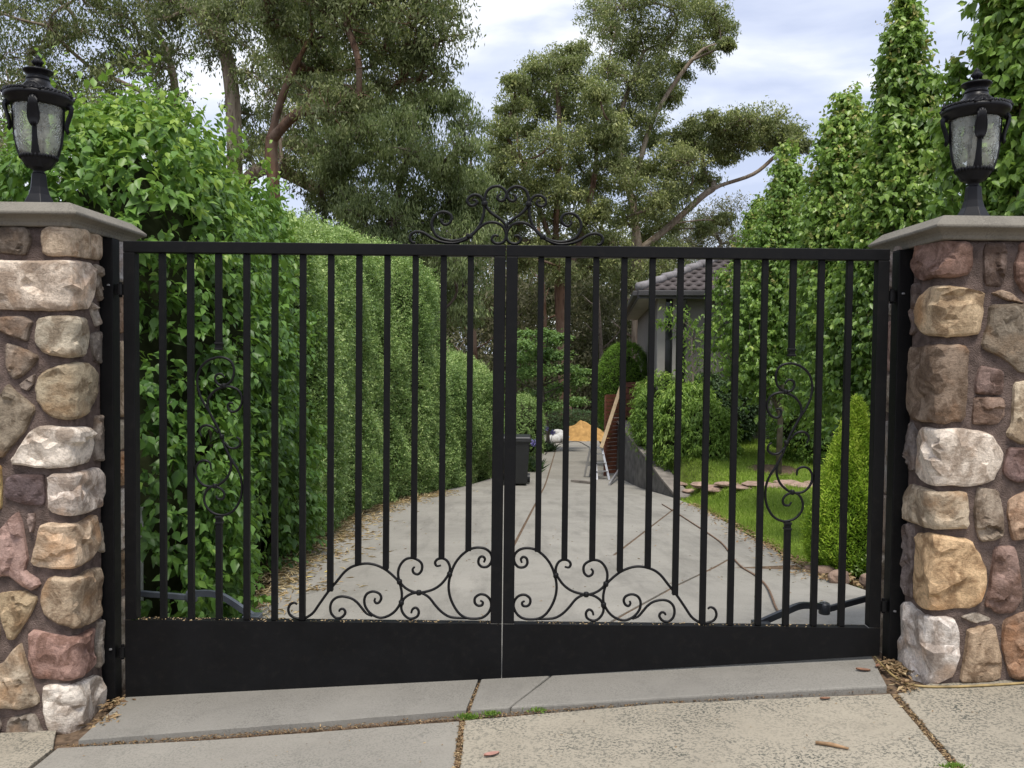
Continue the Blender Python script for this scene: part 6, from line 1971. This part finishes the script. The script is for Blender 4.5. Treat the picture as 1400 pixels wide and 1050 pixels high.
# single fallen leaves and the stick on the crossover
def fallen(px, py, L, mat, lab, name='fallen_leaf', rz=0.0, zf=None, lift=0.0):
    q = gr_pt(px, py, lift); z = float(zroad(q[0])) + lift + .004
    if zf is not None:
        s_ = surf(px, py, zf); q = (s_[0], s_[1]); z = float(s_[2]) + .004
    m = MB(); vs = []
    for i in range(7):
        f = i / 6; wd = .21 * math.sin(math.pi * min(1, f * .93 + .04)) ** .8
        for s_ in (-1, 0, 1):
            x, y = (f - .5) * L, s_ * wd * L
            zz = z + .16 * L * (abs(s_) * .8 + .6 * (f - .5) ** 2)
            vs.append((q[0] + x * math.cos(rz) - y * math.sin(rz), q[1] + x * math.sin(rz) + y * math.cos(rz), zz))
    fs = [(i * 3 + j, i * 3 + j + 1, i * 3 + 4 + j, i * 3 + 3 + j) for i in range(6) for j in range(2)]
    m.add(vs, fs); tag(m.build(name, mat, None, True), lab, 'leaf', 'fallen leaves on the concrete')
fallen(672, 1034, .062, M['leafpink'], 'pinkish fallen leaf on the speckled beige slab', rz=.4)
fallen(1180, 918, .06, M['leafbrown'], 'red-brown fallen leaf on the grey threshold near the pier', rz=-.3, lift=TL)
fallen(1200, 912, .045, M['leafbrown'], 'dark curled leaf by the foot of the gate post', rz=.9, lift=TL)
fallen(960, 912, .035, M['leafyellow'], 'small yellow leaf on the threshold under the gate', rz=.2, lift=TL)
fallen(423, 790, .05, M['leafyellow'], 'yellow leaf on the driveway near the bush', rz=.2, zf=zdr)
fallen(446, 783, .045, M['leafyellow'], 'second yellow leaf on the driveway near the bush', rz=1.2, zf=zdr)
fallen(1128, 957, .045, M['leafbrown'], 'brown scrap of bark lying in the joint before the threshold', rz=.1)
a, b = gr_pt(1115, 1018), gr_pt(1160, 1026)
tag(MB().tube([(a[0], a[1], zroad(a[0]) + .008), ((a[0] + b[0]) / 2, (a[1] + b[1]) / 2 + .004, zroad((a[0] + b[0]) / 2) + .010), (b[0], b[1], zroad(b[0]) + .007)], [.006, .0075, .004], 8).build('stick', M['stick'], None, True), 'short brown stick lying on the speckled beige slab', 'stick')
# cables
def cable(name, pts, r, mat, lab, zf, cat='cable'):
    P = []
    for (px, py) in pts:
        q = surf(px, py, zf); P.append((q[0], q[1], q[2] + r + .002))
    P = catmull(P, 6); P = [(x, y, max(z, float(zf(x, y)) + r)) for x, y, z in P]
    tag(MB().tube(P, r, 6).build(name, mat, None, True), lab, cat)
cable('ground_cable', [(905, 690), (925, 702), (945, 715), (968, 730), (988, 745), (1003, 765), (1016, 778), (1035, 790), (1050, 806), (1062, 835), (1075, 848)], .0075, M['cable'], 'thin brown cable wandering over the driveway beside the lawn', zdr)
cable('extension_lead', [(745, 622), (755, 612), (772, 606), (790, 604), (806, 612)], .012, M['bin'], 'dark lead looping across the far driveway to the ladder', zdr)
zr_ = lambda x, y: zroad(x)
cable('pier_cable', [(1196, 900), (1212, 918), (1232, 933), (1256, 940), (1300, 941), (1350, 939), (1399, 936), (1450, 932)], .005, M['cableyellow'], 'thin cable lying round the foot of the ochre stone pier', zr_)
# white downpipe stub behind the bush
q = at(192, 800, 4.75)
tag(MB().tube([(q[0], 4.75, -.3), (q[0], 4.75, .62)], .016, 10).build('marker_stake', M['bag'], None, True), 'thin white stake beside the pier at the foot of the bush', 'stake')

cl = Cloud()
n = 420
X = GX0 + .06 + (GX1 - GX0 - .12) * rng.random(n) ** 1.2
P = np.stack([X, YG - .02 + .04 * rng.random(n), np.full(n, ZM + .001)], 1)
cl.add(*leaves(P, unit(rng.normal(size=(n, 3)) * np.array((1, 1, .3))), unit(rng.normal(size=(n, 3)) + np.array((0, 0, 2))), .012 * (.4 + rng.random(n)), .005, 'fold', .5 + .4 * rng.random(n)))
tag(cl.build('rail_debris', M['litter']), 'dry flecks caught on the lower rails of the gate', 'litter', kind='stuff')
